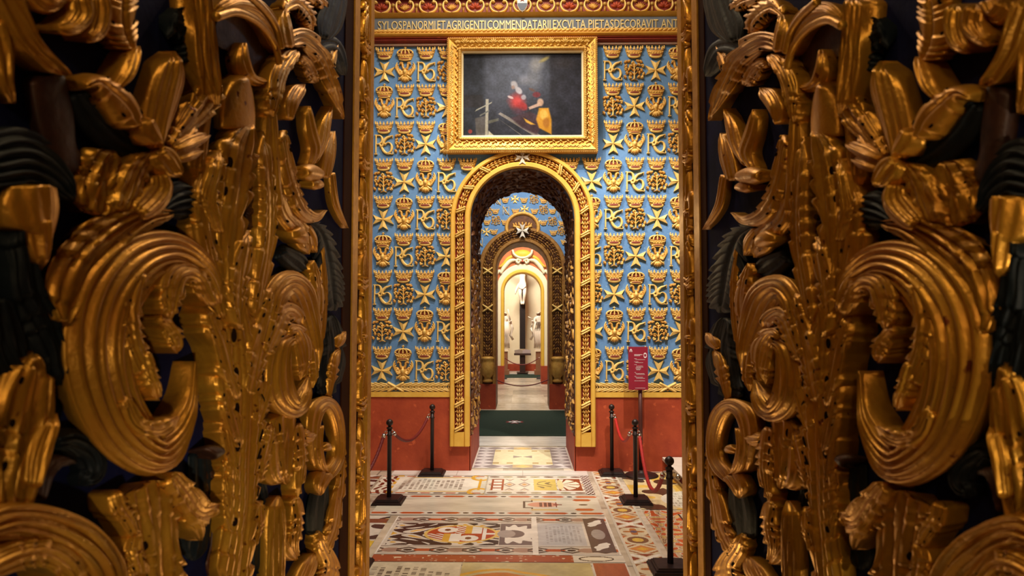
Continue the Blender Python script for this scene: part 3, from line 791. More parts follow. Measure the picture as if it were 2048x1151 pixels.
def paint(U, V):                              # generic night scene with a seated robed figure; U right, V up
    n = hash_noise(U*1.4, V, 14, 81); n2 = hash_noise(U*1.4, V, 60, 82); n3 = hash_noise(U*1.4, V, 5, 83)
    C = canv(U, (34, 36, 48)); 
    def soft(cx, cy, rx, ry, col, k=1.0, rot=0, p=2.0):
        c, s = math.cos(rot), math.sin(rot); a = (U-cx)*1.47; b = (V-cy)
        x = a*c+b*s; y = -a*s+b*c
        hd = 1.4 if rx > .09 else 2.6; w = np.clip(hd-hd*((x/rx)**2+(y/ry)**2)**.5*(1+.25*(n-.5)), 0, 1)*k
        C[:] = C*(1-w[..., None])+np.array(col)*w[..., None]
    def poly(P, col, soft_=.006):
        d = np.full(U.shape, 1e9)
        A = sum(P[i][0]*P[(i+1) % len(P)][1]-P[(i+1) % len(P)][0]*P[i][1] for i in range(len(P)))
        for i in range(len(P)):
            (x0, y0), (x1, y1) = P[i], P[(i+1) % len(P)]; L = math.hypot(x1-x0, y1-y0)
            e = ((x1-x0)*(V-y0)-(y1-y0)*(U-x0))/L*(1 if A > 0 else -1); d = np.minimum(d, e)
        w = np.clip(d/soft_+.5, 0, 1)[..., None]; C[:] = C*(1-w)+np.array(col)*w
    soft(.42, .8, .7, .5, (92, 98, 116), .85); soft(.30, .62, .3, .5, (60, 64, 78), .6)
    soft(.60, .72, .12, .20, (112, 114, 124), .6); soft(.52, .68, .1, .08, (130, 130, 142), .5)
    soft(.62, .88, .12, .12, (150, 148, 150), .7, .3); soft(.69, .93, .10, .03, (176, 160, 96), .8, .5)
    poly([(.735, 0), (1, 0), (1, 1), (.735, 1)], (30, 30, 42), .03); soft(.85, .88, .2, .1, (60, 54, 58), .5)
    poly([(0, 0), (.14, 0), (.18, .5), (.17, 1), (0, 1)], (32, 36, 48), .05); poly([(0, .35), (.18, .35), (.16, .5), (0, .5)], (28, 26, 32), .02)
    poly([(.11, .0), (.19, .0), (.19, .25), (.10, .22)], (76, 72, 72), .01); poly([(.185, 0), (.21, 0), (.215, .45), (.19, .45)], (150, 146, 134), .006)
    poly([(.10, .30), (.24, .40), (.245, .42), (.11, .325)], (140, 138, 128), .006); poly([(.14, .24), (.22, .30), (.22, .32), (.14, .26)], (96, 96, 92), .006)
    poly([(.21, 0), (.27, 0), (.215, .07)], (170, 166, 150), .006); poly([(.21, .15), (.30, .19), (.30, .22), (.21, .19)], (84, 84, 78), .008)
    poly([(.295, .27), (.315, .29), (.67, .0), (.60, .0)], (118, 112, 108), .006); poly([(.30, .235), (.29, .25), (.53, .0), (.56, .0)], (44, 40, 42), .005); poly([(.32, .19), (.30, .21), (.50, .0), (.53, .0)], (116, 110, 106), .005)
    poly([(.40, .22), (.56, .30), (.70, .2), (.62, .02), (.5, .1)], (56, 36, 46), .02)
    soft(.455, .42, .14, .13, (168, 48, 48), 1.0, -.5); soft(.50, .36, .08, .06, (150, 40, 44), .9, -.5); soft(.47, .30, .10, .06, (70, 34, 50), .8)
    soft(.40, .47, .05, .02, (196, 176, 178), .8, -.4); soft(.43, .62, .045, .06, (160, 156, 164), .9, .5); soft(.47, .55, .06, .04, (170, 166, 176), .9, -.8)
    soft(.51, .47, .04, .04, (150, 150, 162), .8, -.8); soft(.42, .59, .03, .03, (130, 104, 96), .8)
    soft(.62, .50, .06, .04, (112, 34, 44), .8); soft(.58, .56, .05, .02, (90, 60, 50), .7, -.4)
    poly([(.55, .35), (.56, .32), (.66, .37), (.65, .41)], (170, 140, 126), .01); soft(.65, .41, .05, .055, (186, 152, 130), .9)
    poly([(.51, .22), (.61, .14), (.57, .14), (.53, .17)], (196, 148, 50), .01)
    poly([(.64, .34), (.72, .34), (.745, .2), (.745, .02), (.64, .10), (.615, .2)], (196, 138, 36), .015); soft(.68, .26, .06, .07, (224, 184, 90), .8); soft(.70, .16, .05, .07, (160, 100, 30), .8)
    soft(.06, .06, .03, .03, (150, 50, 44), .8)
    C *= .78; C += ((n2-.5)*12+(n-.5)*16)[..., None]*np.array((.9, .95, 1.15))
    return C
PM = attr_mat('oil_paint', .6, .12)
grid_paint('canvas', PM, paint, 330, 230, lambda u, v: np.stack([ix0+(ix1-ix0)*u, 0*u+YF-.06, iz0+(iz1-iz0)*v], -1), pf)
mb = MB(); mb.box(ix0-.01, ix1+.01, YF-.055, Y1F-.001, iz0-.01, iz1+.01, DARKW); mb.build('canvas_stretcher', pf)

# ================================================================== EMBLEMS ON THE BLUE WALLS
def local(u, v, h): return (u, -h, v)
def part(mb, name, parent): return mb.build(name, parent)
LINING = mat('crown_lining', (120, 44, 24), .6, .1)
def proto_crown(closed=False):
    r = bpy.data.objects.new('closed_crown_relief' if closed else 'crown_relief', None); COL.objects.link(r)
    mb = MB(); n = 18
    # flaring half-round bowl, seen from below: wide top, narrower bottom with a pale oval underside
    prof = [(-.052, .100, .012), (-.045, .106, .034), (-.01, .116, .044), (.022, .128, .050), (.04, .134, .050)]
    if closed: prof = [(-.056, .098, .012), (-.048, .104, .036), (-.022, .112, .044), (.008, .128, .048), (.018, .132, .048)]
    V = []
    for z, w, d in prof:
        for i in range(n+1):
            a = PI*i/n; V.append(local(-math.cos(a)*w, z-(.046 if not closed else .034)*math.sin(a)*(1 if z < 0 else .55), d*(math.sin(a)**.6)))
    m = n+1; mb.add(V, [(j*m+i, j*m+i+1, (j+1)*m+i+1, (j+1)*m+i) for j in range(len(prof)-1) for i in range(n)], WGOLD)
    mb.add([V[-m+i] for i in range(m)]+[local(0, prof[-1][0], 0)], [(i, i+1, m) for i in range(n)], WGOLD)
    part(mb, 'bowl', r)
    y0 = -.070 if not closed else -.074; hh = .036 if not closed else .022
    mb = MB(); mb.lump(0, y0, .094, hh, 0, .012, lambda u, v, h: local(u, v, .040+h), WGOLD2, 0, 18); part(mb, 'rim', r)
    mb = MB(); mb.lump(0, y0+hh*.30, .074, hh*.52, 0, .006, lambda u, v, h: local(u, v, .049+h), LINING, 0, 16); part(mb, 'lining', r)
    mb = MB()
    for i in range(7):
        a = -1.05+2.1*i/6; mb.lump(math.sin(a)*.118, .006-.030*math.cos(a), .0095, .0095, 0, .014, lambda u, v, h, a=a: local(u, v, .040*math.cos(a)**.5+h+.008), WGOLD2, 0, 8)
    for dz in (-.012, .022): mb.stroke([(-.120+abs(dz)*.1, .008+dz, .004), (-.07, -.016+dz, .005), (0, -.024+dz, .005), (.07, -.016+dz, .005), (.120, .008+dz, .004)], lambda u, v, h: local(u, v, .036+h), WGOLD2, .016, nseg=14)
    part(mb, 'jewel_band', r)
    mb = MB()
    if not closed:
        for i in range(7):
            a = -1.2+2.4*i/6; x = math.sin(a)*.140; d = .044*math.cos(a)**.5; y = .050-.014*math.cos(a)+(.004 if i % 2 else .012)
            f_ = lambda u, v, h, d=d: local(u, v, d+h)
            mb.lump(x*.97, y, .026, .016, PI/2-a*.35, .016, f_, WGOLD2, .2, 8); mb.lump(x, y+.026, .012, .012, 0, .015, f_, WGOLD2, 0, 8)
            for q_ in (-.1, .1): mb.lump(math.sin(a+q_)*.138, y-.002, .014, .008, PI/2-q_*6, .012, f_, WGOLD, .2, 8)
        part(mb, 'leaf_points', r)
    else:
        for sx in (-1, -.5, 0, .5, 1):
            mb.stroke([(sx*.118, .012, .012), (sx*.112, .045, .012), (sx*.07, .072, .012), (0, .082, .008)], lambda u, v, h: local(u, v, .030+h), WGOLD2, .022, nseg=10)
        mb.lump(0, .088, .013, .011, 0, .04, local, WGOLD2)
        part(mb, 'arches', r)
        mb = MB(); mb.lump(0, .030, .108, .050, 0, .034, local, LINING, 0, 14); part(mb, 'cap', r)
        mb = MB(); mb.stroke([(0, .09, .006), (0, .138, .006)], local, WGOLD2, .026, nseg=4); mb.stroke([(-.019, .120, .006), (.019, .120, .006)], local, WGOLD2, .03, nseg=4)
        part(mb, 'finial', r)
    return r
def proto_cross():
    r = bpy.data.objects.new('eight_pointed_cross_relief', None); COL.objects.link(r)
    mb = MB(); maltese(mb, local, .158, .042, WGOLD2, 1.0, 1.0); part(mb, 'cross_arms', r); return r
def proto_mono():
    r = bpy.data.objects.new('monogram_relief', None); COL.objects.link(r)
    mb = MB(); H = .036
    f_ = local
    def st(P, n=None, hh=H, w=1.0): mb.stroke([(a, b, c*w) for a, b, c in P], f_, WGOLD2, hh, nseg=n, flat=.9)
    st([(-.122, -.142, .010), (-.120, 0, .010), (-.118, .142, .010)]); st([(-.145, -.146, .007), (-.098, -.146, .007)]); st([(-.140, .144, .007), (-.105, .144, .007)])
    st([(-.118, .138, .007), (-.06, .138, .010), (-.028, .10, .016), (-.030, .045, .015), (-.07, .012, .009), (-.112, .006, .006)], 18)
    part(mb, 'letter_stem', r); mb = MB()
    st([(-.07, .014, .008), (-.035, -.04, .016), (.0, -.10, .020), (.05, -.135, .016), (.10, -.142, .007), (.142, -.148, .004)], 18)
    part(mb, 'letter_leg', r); mb = MB()
    st([(.128, .138, .004), (.095, .122, .010), (.045, .105, .016), (.0, .055, .019), (-.015, -.01, .012), (-.055, -.03, .010), (-.035, -.004, .010)], 20, .042)
    st([(.02, .0, .012), (.06, .03, .006), (.105, .01, .012), (.122, -.05, .017), (.10, -.11, .012), (.05, -.135, .008)], 18, .04)
    st([(.128, .095, .004), (.132, .142, .006)]); st([(.140, -.146, .006), (.134, -.105, .004)])
    mb.lump(.012, .010, .022, .022, 0, .05, f_, WGOLD2)
    part(mb, 'letter_curl', r); return r
def proto_eagle():
    r = bpy.data.objects.new('double_headed_eagle_relief', None); COL.objects.link(r)
    mb = MB(); mb.lump(0, -.015, .082, .052, PI/2, .050, local, WGOLD, .15, 12); mb.lump(0, -.004, .048, .032, PI/2, .068, local, WGOLD2, 0, 12)
    part(mb, 'body', r)
    for s in (-1, 1):
        mb = MB()
        mb.stroke([(s*.022, .035, .020), (s*.038, .080, .018), (s*.042, .112, .020), (s*.066, .128, .017), (s*.084, .112, .008), (s*.078, .100, .004)], local, WGOLD, .045, nseg=14)
        mb.stroke([(s*.030, .138, .006), (s*.055, .150, .007), (s*.085, .146, .005)], local, WGOLD2, .03, nseg=6)
        mb.lump(s*.056, .118, .005, .005, 0, .052, local, LINING, 0, 6)
        part(mb, 'head', r)
        mb = MB()
        for k in range(6):
            q = k/5.0
            mb.stroke([(s*(.035), .012-q*.050, .013), (s*(.085-q*.018), .000-q*.050, .014), (s*(.138-q*.052), .040-q*.085, .0125), (s*(.142-q*.058), .098-q*.125, .011), (s*(.122-q*.045), .146-q*.160, .006)], local, WGOLD if k % 2 else WGOLD2, .024+.005*k, nseg=10)
        mb.lump(s*.075, .012, .052, .030, .9*s+(0 if s > 0 else PI), .032, local, WGOLD, .2, 10)
        part(mb, 'wing', r)
        mb = MB(); mb.stroke([(s*.03, -.06, .017), (s*.058, -.088, .017), (s*.082, -.100, .012)], local, WGOLD2, .040, nseg=8)
        for j in (-1, 0, 1): mb.stroke([(s*.074, -.100, .008), (s*(.100), -.106+j*.020, .006)], local, WGOLD2, .036, nseg=3)
        part(mb, 'claw', r)
    mb = MB()
    for k in range(7):
        a = -PI/2+(k-3)*.30; mb.lump(math.cos(a)*.052, -.066+math.sin(a)*.050, .050, .015, a, .034+.006*(3-abs(k-3)), local, WGOLD2 if k % 2 else WGOLD, .35, 8)
    part(mb, 'tail', r); return r
def proto_tree():
    r = bpy.data.objects.new('oak_tree_relief', None); COL.objects.link(r)
    mb = MB()
    mb.stroke([(0, -.150, .018), (.002, -.10, .011), (0, 0, .010), (0, .10, .008)], local, WGOLD2, .060, nseg=10)
    for s in (-1, 1):
        mb.stroke([(0, -.135, .008), (s*.035, -.152, .007), (s*.055, -.156, .004)], local, WGOLD, .03, nseg=6)
        mb.stroke([(0, -.08, .008), (s*.05, -.03, .007), (s*.09, -.05, .004)], local, WGOLD, .05, nseg=6)
        mb.stroke([(0, -.02, .008), (s*.05, .03, .007), (s*.10, .02, .004)], local, WGOLD, .05, nseg=6)
        mb.stroke([(0, .04, .007), (s*.04, .08, .006), (s*.08, .09, .004)], local, WGOLD, .05, nseg=6)
    part(mb, 'trunk', r)
    rs = random.Random(5); mb = MB(); pts = []
    for i in range(5):
        for j in range(5):
            x = (i-2)*.061+(.016 if j % 2 else -.010)+rs.uniform(-.012, .012); y = -.100+j*.057+rs.uniform(-.013, .013)
            if abs(x) < .025 and y < .06: continue
            pts.append((x, y))
    for k, (x, y) in enumerate(pts):
        a = math.atan2(y+.02, x)
        if k % 3 == 2:
            for d in (-1, 1): mb.lump(x+math.cos(a+PI/2)*.014*d, y+math.sin(a+PI/2)*.014*d, .020, .016, a, .050, local, WGOLD2, 0, 8)
            mb.lump(x+math.cos(a)*.014, y+math.sin(a)*.014, .017, .015, a, .056, local, WGOLD2, 0, 8)
        else:
            for d in (-.9, 0, .9): mb.lump(x+math.cos(a+d)*.016, y+math.sin(a+d)*.016, .026, .015, a+d, .044, local, WGOLD, .1, 8)
    part(mb, 'foliage', r); return r
def proto_nc():
    r = bpy.data.objects.new('monogram_relief', None); COL.objects.link(r); mb = MB()
    for s in (-1, 1): mb.stroke([(s*.10, -.15, .009), (s*.10, .15, .009)], local, WGOLD2, .03, nseg=4); mb.stroke([(s*.10-.025, -s*.15, .007), (s*.10+.025, -s*.15, .007)], local, WGOLD2, .03, nseg=3)
    mb.stroke([(-.10, .15, .012), (0, 0, .018), (.10, -.15, .012)], local, WGOLD2, .036, nseg=6)
    mb.stroke([(.06, .10, .005), (.0, .12, .010), (-.04, .02, .013), (-.02, -.09, .011), (.05, -.12, .005)], local, WGOLD, .04, nseg=12)
    part(mb, 'letters', r); return r
PROTO = {'crown': proto_crown(), 'closed': proto_crown(True), 'cross': proto_cross(), 'mono': proto_mono(), 'eagle': proto_eagle(), 'tree': proto_tree(), 'nc': proto_nc()}
USED = set()
def copy_tree(o, parent=None):
    c = o.copy(); COL.objects.link(c)
    if parent is not None: c.parent = parent
    for ch in [x for x in bpy.data.objects if x.parent == o and x.name != c.name]: copy_tree(ch, c)
    return c
def place(kind, x, Y, z, label, cat, group, s=1.0, rz=0):
    p = PROTO[kind]
    if kind in USED:
        o = p.copy(); COL.objects.link(o)
        for ch in KIDS[kind]:
            c = ch.copy(); COL.objects.link(c); c.parent = o
    else: o = p; USED.add(kind)
    o.location = (x, Y, z); o.scale = (s, s, s)
    return tag(o, label, cat, group)
KIDS = {k: [x for x in bpy.data.objects if x.parent == p] for k, p in PROTO.items()}
ORD = ['top', 'second', 'third', 'fourth', 'fifth', 'sixth', 'seventh', 'eighth', 'ninth']
names = {'cross': ('gilded eight-pointed cross', 'cross emblem', 'gilded crosses on the blue wall'), 'eagle': ('gilded double-headed eagle', 'eagle emblem', 'gilded eagles on the blue wall'),
         'mono': ('gilded RG monogram', 'monogram', 'gilded monograms on the blue wall'), 'tree': ('gilded oak tree', 'tree emblem', 'gilded oak trees on the blue wall')}
seq = ['cross', 'eagle', 'mono', 'tree']
zE = [(zAt(a, Y1F)+zAt(b, Y1F))/2 for a, b in ((146, 140), (216, 213), (290, 287), (366, 362), (440, 437), (514, 511), (590, 587), (664, 661), (740, 741))]
zC = [(zAt(a, Y1F)+zAt(b, Y1F))/2 for a, b in ((109, 103), (182, 178), (256, 252), (330, 326), (404, 402), (480, 476), (554, 549), (629, 625), (705, 703))]
xL = [xAt(x, 440, Y1F) for x in (767, 808.5, 851, 893, 935)]; xR = [xAt(x, 512, Y1F) for x in (1141, 1184, 1227.5, 1271, 1314.5, 1358)]
dxw = xL[1]-xL[0]
def hidden(x, z, w=.10):
    # behind the picture frame or the arch surround
    if fx0-.02 < x-w*.2 and x+w*.2 < fx1+.02 and z > fz0-.12: return True
    rr = math.hypot(x, max(0, z-ZC1)); return rr+w*.35 < OUT
for side, X, c0 in (('left', xL, 0), ('right', xR, 8)):
    ad = {'left': ['nearest left pillar', 'second from left pillar', 'third from left pillar', 'fourth from left pillar', 'beside arch top'],
          'right': ['beside arch top', 'touching arch frame', 'second from arch frame', 'third from arch frame', 'fourth from arch frame', 'nearest right pillar']}[side]
    for j, x in enumerate(X):
        for r in range(9):
            for isC, z in ((True, zC[r]), (False, zE[r])):
                if hidden(x, z): continue
                k = seq[(c0+j+r) % 4]
                if side == 'left' and j == 4 and r not in (3,): continue
                if side == 'right' and j == 0 and not (r == 3): continue
                if isC:
                    kd = 'closed' if k == 'eagle' else 'crown'
                    lab = '%s over %s, %s row, %s, %s side' % ('closed crown' if kd == 'closed' else 'open crown', {'cross': 'cross', 'eagle': 'eagle', 'mono': 'monogram', 'tree': 'tree'}[k], ORD[r], ad[j], side)
                    place(kd, x, Y1F, z+(-.03 if kd == 'closed' else 0), lab, 'crown emblem', 'gilded crowns on the blue wall')
                else:
                    a, cat, g = names[k]
                    place(k, x, Y1F, z, '%s, %s row, %s, %s side' % (a, ORD[r], ad[j], side), cat, g, 1.0 if k != 'tree' else .96)
# smaller emblems of the second blue wall
XY = [('nc', 995, 401, 1), ('crown', 1010.5, 400, 1), ('cross', 1030, 398, 1), ('crown', 1048, 400, 1), ('tree', 1068, 399, 1), ('crown', 1087, 401, 1), ('nc', 1100, 402, 1),
      ('tree', 975, 424, 2), ('crown', 991, 422, 2), ('nc', 1012, 421, 2), ('crown', 1031, 422, 2), ('cross', 1049, 418, 2), ('crown', 1069, 422, 2), ('tree', 1087, 420, 2), ('crown', 1105, 422, 2), ('nc', 1122, 426, 2),
      ('crown', 974, 444, 3), ('tree', 992, 441, 3), ('crown', 1010, 444, 3), ('cross', 1073, 444, 3), ('crown', 1087, 445, 3), ('tree', 1105, 443, 3), ('crown', 1124, 446, 3),
      ('cross', 973, 463, 4), ('crown', 988, 463, 4), ('crown', 1107, 465, 4), ('tree', 1124, 462, 4), ('nc', 959, 484, 5), ('crown', 1129, 484, 5), ('crown', 957, 463, 4)]
cnt = {}
nm2 = {'nc': 'gold NC monogram', 'crown': 'small gold crown', 'cross': 'small gold cross', 'tree': 'small gold tree'}
rowsn = {1: 'highest visible row', 2: 'second visible row', 3: 'third row, level with the niche', 4: 'fourth row, beside the arch curve', 5: 'fifth row, low beside the arch curve'}
rowk = {}
for k, x, y, r in XY: rowk.setdefault((k, r), []).append(x)
for k, x, y, r in XY:
    xs = sorted(rowk[(k, r)]); i = xs.index(x); pos = '' if len(xs) == 1 else ', %s of them' % ['leftmost', 'second', 'third', 'fourth', 'fifth'][i]
    place(k, xAt(x, y, Y2F), Y2F, zAt(y, Y2F), '%s on farther blue wall, %s%s' % (nm2[k], rowsn[r], pos), {'nc': 'monogram', 'crown': 'crown emblem', 'cross': 'cross emblem', 'tree': 'tree emblem'}[k], 'small emblems on the farther blue wall', .70 if k != 'nc' else .72)

# ================================================================== SECOND ARCH
a2 = thing('arch_surround', 'second arch beyond, brown garland frame topped by a crown and white cross', 'arch')
ZZ2 = lambda py: zAt(py, Y2F)
band('inner_moulding', a2, Y2F, HW2, HW2+.10, HW2, HW2+.09, ZC2, .62, .10, AGOLD)
band('garland_channel', a2, Y2F, HW2+.10, .96, HW2+.09, .98, ZC2, .62, .05, BROWNG)
band('outer_moulding', a2, Y2F, .96, 1.04, .98, 1.10, ZC2, .62, .10, AGOLD)
fr = lambda u, v, hh: (u, Y2F-.05-hh, v)
q, T = arch_path((HW2+1.07)/2, (HW2+1.06)/2, ZC2, 1.30)
mb = MB()
for k in range(int(T/.075)):
    s = .03+k*.075; x, z, a = q(s); up = a if s < T/2 else a+PI
    for off in (-.085, -.03, .03, .085):
        mb.lump(x-math.sin(a)*off, z+math.cos(a)*off, .052, .022, up+(1 if off > 0 else -1)*.3, .05, fr, (AGOLD, BROWNG, AGOLD)[(k+int(off*100)) % 3], .5, 8)
mb.build('fruit_garland', a2)
for s in (-1, 1):
    x = s*(HW2+1.07)/2; mb = MB()
    for d in (-1, 1): mb.stroke([(x-.13, 2.5+d*.09, .02), (x, 2.5, .03), (x+.13, 2.5-d*.09, .02)], fr, WGOLD2, .09, nseg=6)
    mb.build('ribbon_knot', a2)
    x2, z2, a_ = q(T*.30 if s < 0 else T*.70); mb = MB()
    for d in (-1, 1): mb.stroke([(x2-.12, z2+d*.08, .02), (x2, z2, .03), (x2+.12, z2-d*.08, .02)], fr, WGOLD2, .09, nseg=6)
    mb.build('ribbon_knot', a2)
    mb = MB(); mb.lathe([(.10, .66), (.14, .69), (.10, .74), (.09, .78), (.16, .86), (.165, 1.12), (.14, 1.2), (.17, 1.24), (.17, 1.27), (.1, 1.30)], (x, Y2F-.06, 0), WGOLD, 14); mb.build('garland_vase', a2)
    mb = MB(); a, b = sorted((s*HW2-.0*s, s*1.5)); mb.box(a, b, Y2F-.14, Y2F-.001, 0, .62, WRED); mb.build('red_base', a2)
zc2 = ZZ2(427)-.36; mb = MB(); n = 20
mb.stroke([(.40*math.cos(PI*(-.12+1.24*i/n)), zc2+.36*math.sin(PI*(-.12+1.24*i/n)), .05) for i in range(n+1)], lambda u, v, h: (u, Y2F-h, v), WGOLD, .11, nseg=40); mb.build('niche_moulding', a2)
mb = MB(); mb.prism([(.35*math.cos(2*PI*i/24), zc2+.31*math.sin(2*PI*i/24)) for i in range(24)], lambda u, v, h: (u, Y2F-h, v), .0, .055, BROWNG); mb.build('niche_ground', a2)
mb = MB(); f_ = lambda u, v, h: (u, Y2F-.055-h, zc2-.02+v)
for i in range(7):
    aa = -1.1+2.2*i/6; mb.lump(math.sin(aa)*.24, .11-.05*(1-math.cos(aa)), .06, .026, PI/2-aa*.4, .06, f_, WGOLD, .2)
mb.stroke([(-.24, .05, .035), (0, .0, .045), (.24, .05, .035)], f_, WGOLD, .08, nseg=12); mb.stroke([(-.2, -.02, .02), (0, -.07, .03), (.2, -.02, .02)], f_, BROWNG, .08, nseg=12)
mb.build('niche_crown', a2)
mb = MB(); zx = ZZ2(463); maltese(mb, lambda u, v, h: (u, Y2F-.17-h, zx+v), .165, .05, MARBLE, 1.0, 1.15); mb.box(-.03, .03, Y2F-.175, Y2F-.02, zx-.04, zx+.04, WGOLD); mb.build('white_cross', a2)
# carved soffit of the second passage
l2 = thing('carved_passage_lining', 'dark brown lining inside the second arch', 'carved lining')
q, T = arch_path(HW2-.004, HW2-.004, ZC2, .0); mb = MB(); V = []
for i in range(61):
    x, z, a = q(T*i/60); V += [(x, Y2F-.01, z), (x, Y2B+.01, z)]
mb.add(V, [(2*i, 2*i+1, 2*i+3, 2*i+2) for i in range(60)], BROWNG); mb.build('lining_ground', l2, recalc=False)

# ================================================================== THIRD ARCH with stucco cartouche
a3 = thing('arch_surround', 'innermost cream and yellow arch framing the white crucifix chapel', 'arch')
band('yellow_band', a3, Y3F, HW3, HW3+.11, HW3, HW3+.10, ZC3, .62, .08, YELP)
band('cream_band', a3, Y3F, HW3+.11, HW3+.30, HW3+.10, HW3+.27, ZC3, .62, .05, CREAM)
for s in (-1, 1):
    mb = MB(); a, b = sorted((s*(HW3-.01), s*1.3)); mb.box(a, b, Y3F-.10, Y3B, 0, .62, WRED); mb.build('red_foot', a3)
c3 = thing('stucco_cartouche', 'cream and gold stucco shield with scrolls above the innermost arch', 'stucco ornament')
fr = lambda u, v, h: (u, Y3F-h, v); z3 = lambda y: zAt(y, Y3F)
mb = MB(); mb.lump(0, z3(508), .30, .16, 0, .16, fr, YELP, 0, 16); mb.build('shield_field', c3)
mb = MB(); mb.stroke([(-.34, z3(500), .04), (-.30, z3(508), .05), (-.16, z3(514), .05), (0, z3(516), .06), (.16, z3(514), .05), (.30, z3(508), .05), (.34, z3(500), .04)], fr, CREAM, .20, nseg=24); mb.build('shield_rim', c3)
for s in (-1, 1):
    mb = MB(); mb.stroke([(s*.02, z3(522), .05), (s*.15, z3(518), .05), (s*.20, z3(523), .05), (s*.13, z3(526), .04), (s*.10, z3(522), .03)], fr, CREAM, .16, nseg=18)
    mb.stroke([(s*.22, z3(520), .04), (s*.40, z3(521), .07), (s*.55, z3(528), .08), (s*.68, z3(538), .07), (s*.74, z3(547), .03)], fr, CREAM, .14, nseg=18); mb.build('stucco_scroll', c3)
    mb = MB(); mb.stroke([(s*.36, z3(512), .05), (s*.52, z3(518), .06), (s*.66, z3(528), .05), (s*.80, z3(534), .03)], fr, YELP, .12, nseg=14)
    mb.stroke([(s*.72, z3(548), .04), (s*.80, z3(541), .05), (s*.88, z3(548), .04)], fr, CREAM, .10, nseg=10); mb.build('stucco_ribbon', c3)
mb = MB(); mb.prism([(-.05, z3(524)), (.05, z3(524)), (0, z3(518))], fr, .15, .2, WRED); mb.build('small_pendant', c3)

# ================================================================== FAR CHAPEL
mb = MB(); mb.box(-2.6, 2.6, YB-.05, YB-.001, 0, zAt(727, YB), WRED); o = mb.build('painted_dado'); tag(o, 'red skirting of the white chapel wall behind the crucifix', 'wall dado')
mb = MB(); mb.box(-1.2, 1.2, 26.9, YB-.06, 0, .05, MARBLE); o = mb.build('altar_step'); tag(o, 'low pale step at the back of the far chapel', 'step')
def skin(name, joints, edges, m, parent, root=0, sub=2):
    me = bpy.data.meshes.new(name); me.from_pydata([j[:3] for j in joints], edges, []); me.materials.append(m)
    o = link(name, me, parent); me.polygons.foreach_set('use_smooth', [True]*len(me.polygons))
    sk = o.modifiers.new('skin', 'SKIN'); sk.use_smooth_shade = True
    for i, j in enumerate(joints):
        r = j[3]; me.skin_vertices[0].data[i].radius = (r, r if len(j) < 5 else j[4]); me.skin_vertices[0].data[i].use_root = (i == root)
    ss = o.modifiers.new('sub', 'SUBSURF'); ss.levels = sub; ss.render_levels = sub
    return o
cr = thing('crucifix', 'tall dark cross with a white marble figure, centre of the far chapel', 'crucifix', None, (0, 27.4, 0))
z4 = lambda y: zAt(y, 27.4)
mb = MB(); mb.box(-.115, .115, -.05, .05, z4(697), z4(520)+.9, BLACKW); mb.build('cross_upright', cr)
mb = MB(); mb.box(-.85, .85, -.05, .05, z4(530)+.25, z4(530)+.45, BLACKW); mb.build('cross_beam', cr)
fz = z4(609)   # feet
J = [(0, -.16, fz+.82, .135), (0, -.17, fz+1.02, .11), (.0, -.17, fz+1.22, .15), (0, -.15, fz+1.36, .13), (.0, -.18, fz+1.46, .055), (.03, -.22, fz+1.62, .085),
     (-.09, -.17, fz+.76, .095), (-.10, -.23, fz+.42, .075), (-.055, -.15, fz+.14, .05), (-.03, -.20, fz+.0, .045),
     (.09, -.17, fz+.76, .095), (.085, -.25, fz+.42, .075), (.05, -.17, fz+.14, .05), (.03, -.23, fz+.0, .045),
     (-.2, -.13, fz+1.38, .055), (-.44, -.11, fz+1.52, .045), (-.68, -.09, fz+1.66, .035), (.2, -.13, fz+1.38, .055), (.44, -.11, fz+1.52, .045), (.68, -.09, fz+1.66, .035)]
E = [(0, 1), (1, 2), (2, 3), (3, 4), (4, 5), (0, 6), (6, 7), (7, 8), (8, 9), (0, 10), (10, 11), (11, 12), (12, 13), (3, 14), (14, 15), (15, 16), (3, 17), (17, 18), (18, 19)]
skin('carved_figure', J, E, STATM, cr)
mb = MB(); fr = lambda u, v, h: (u, -.24-h, v)
for k in range(6): mb.stroke([(-.15, fz+.90-k*.04, .022), (0, fz+.82-k*.035, .028), (.14, fz+.86-k*.02, .022)], fr, STATM, .07, nseg=8)
mb.stroke([(-.13, fz+.85, .05), (-.20, fz+.72, .05), (-.27, fz+.56, .05), (-.30, fz+.42, .02)], lambda u, v, h: (u, -.14-h, v), STATM, .08, nseg=10)
mb.build('loincloth', cr)
mb = MB(); mb.box(-.10, .10, -.03, .06, .0, z4(706), DARKW); mb.build('cross_post', cr)
mb = MB(); mb.box(-.24, .24, -.12, .12, 0, .07, DARKW); mb.build('cross_base', cr)
al = thing('lectern_shelf', 'small shelf with an open white book at the foot of the crucifix', 'shelf', None, (0, 27.0, 0))
mb = MB(); mb.box(-.34, .34, -.16, .10, zAt(708.5, 27)-.02, zAt(706, 27), DARKW); mb.build('shelf_board', al)
mb = MB(); mb.box(-.11, .11, -.03, .03, 0.03, zAt(708.5, 27)-.021, DARKW); mb.build('shelf_post', al); mb = MB(); mb.box(-.22, .22, -.1, .1, .015, .06, DARKW); mb.build('shelf_foot', al)
mb = MB(); zs = zAt(706, 27)
for s in (-1, 1): mb.prism([(0, zs), (s*.31, zs+.005), (s*.33, zs+.13), (s*.10, zs+.17), (0, zs+.12)], lambda u, v, h: (u, h-(v-zs)*.3, v), -.05, -.02, WHITE if s > 0 else MARBLE)
mb.build('open_book', al)
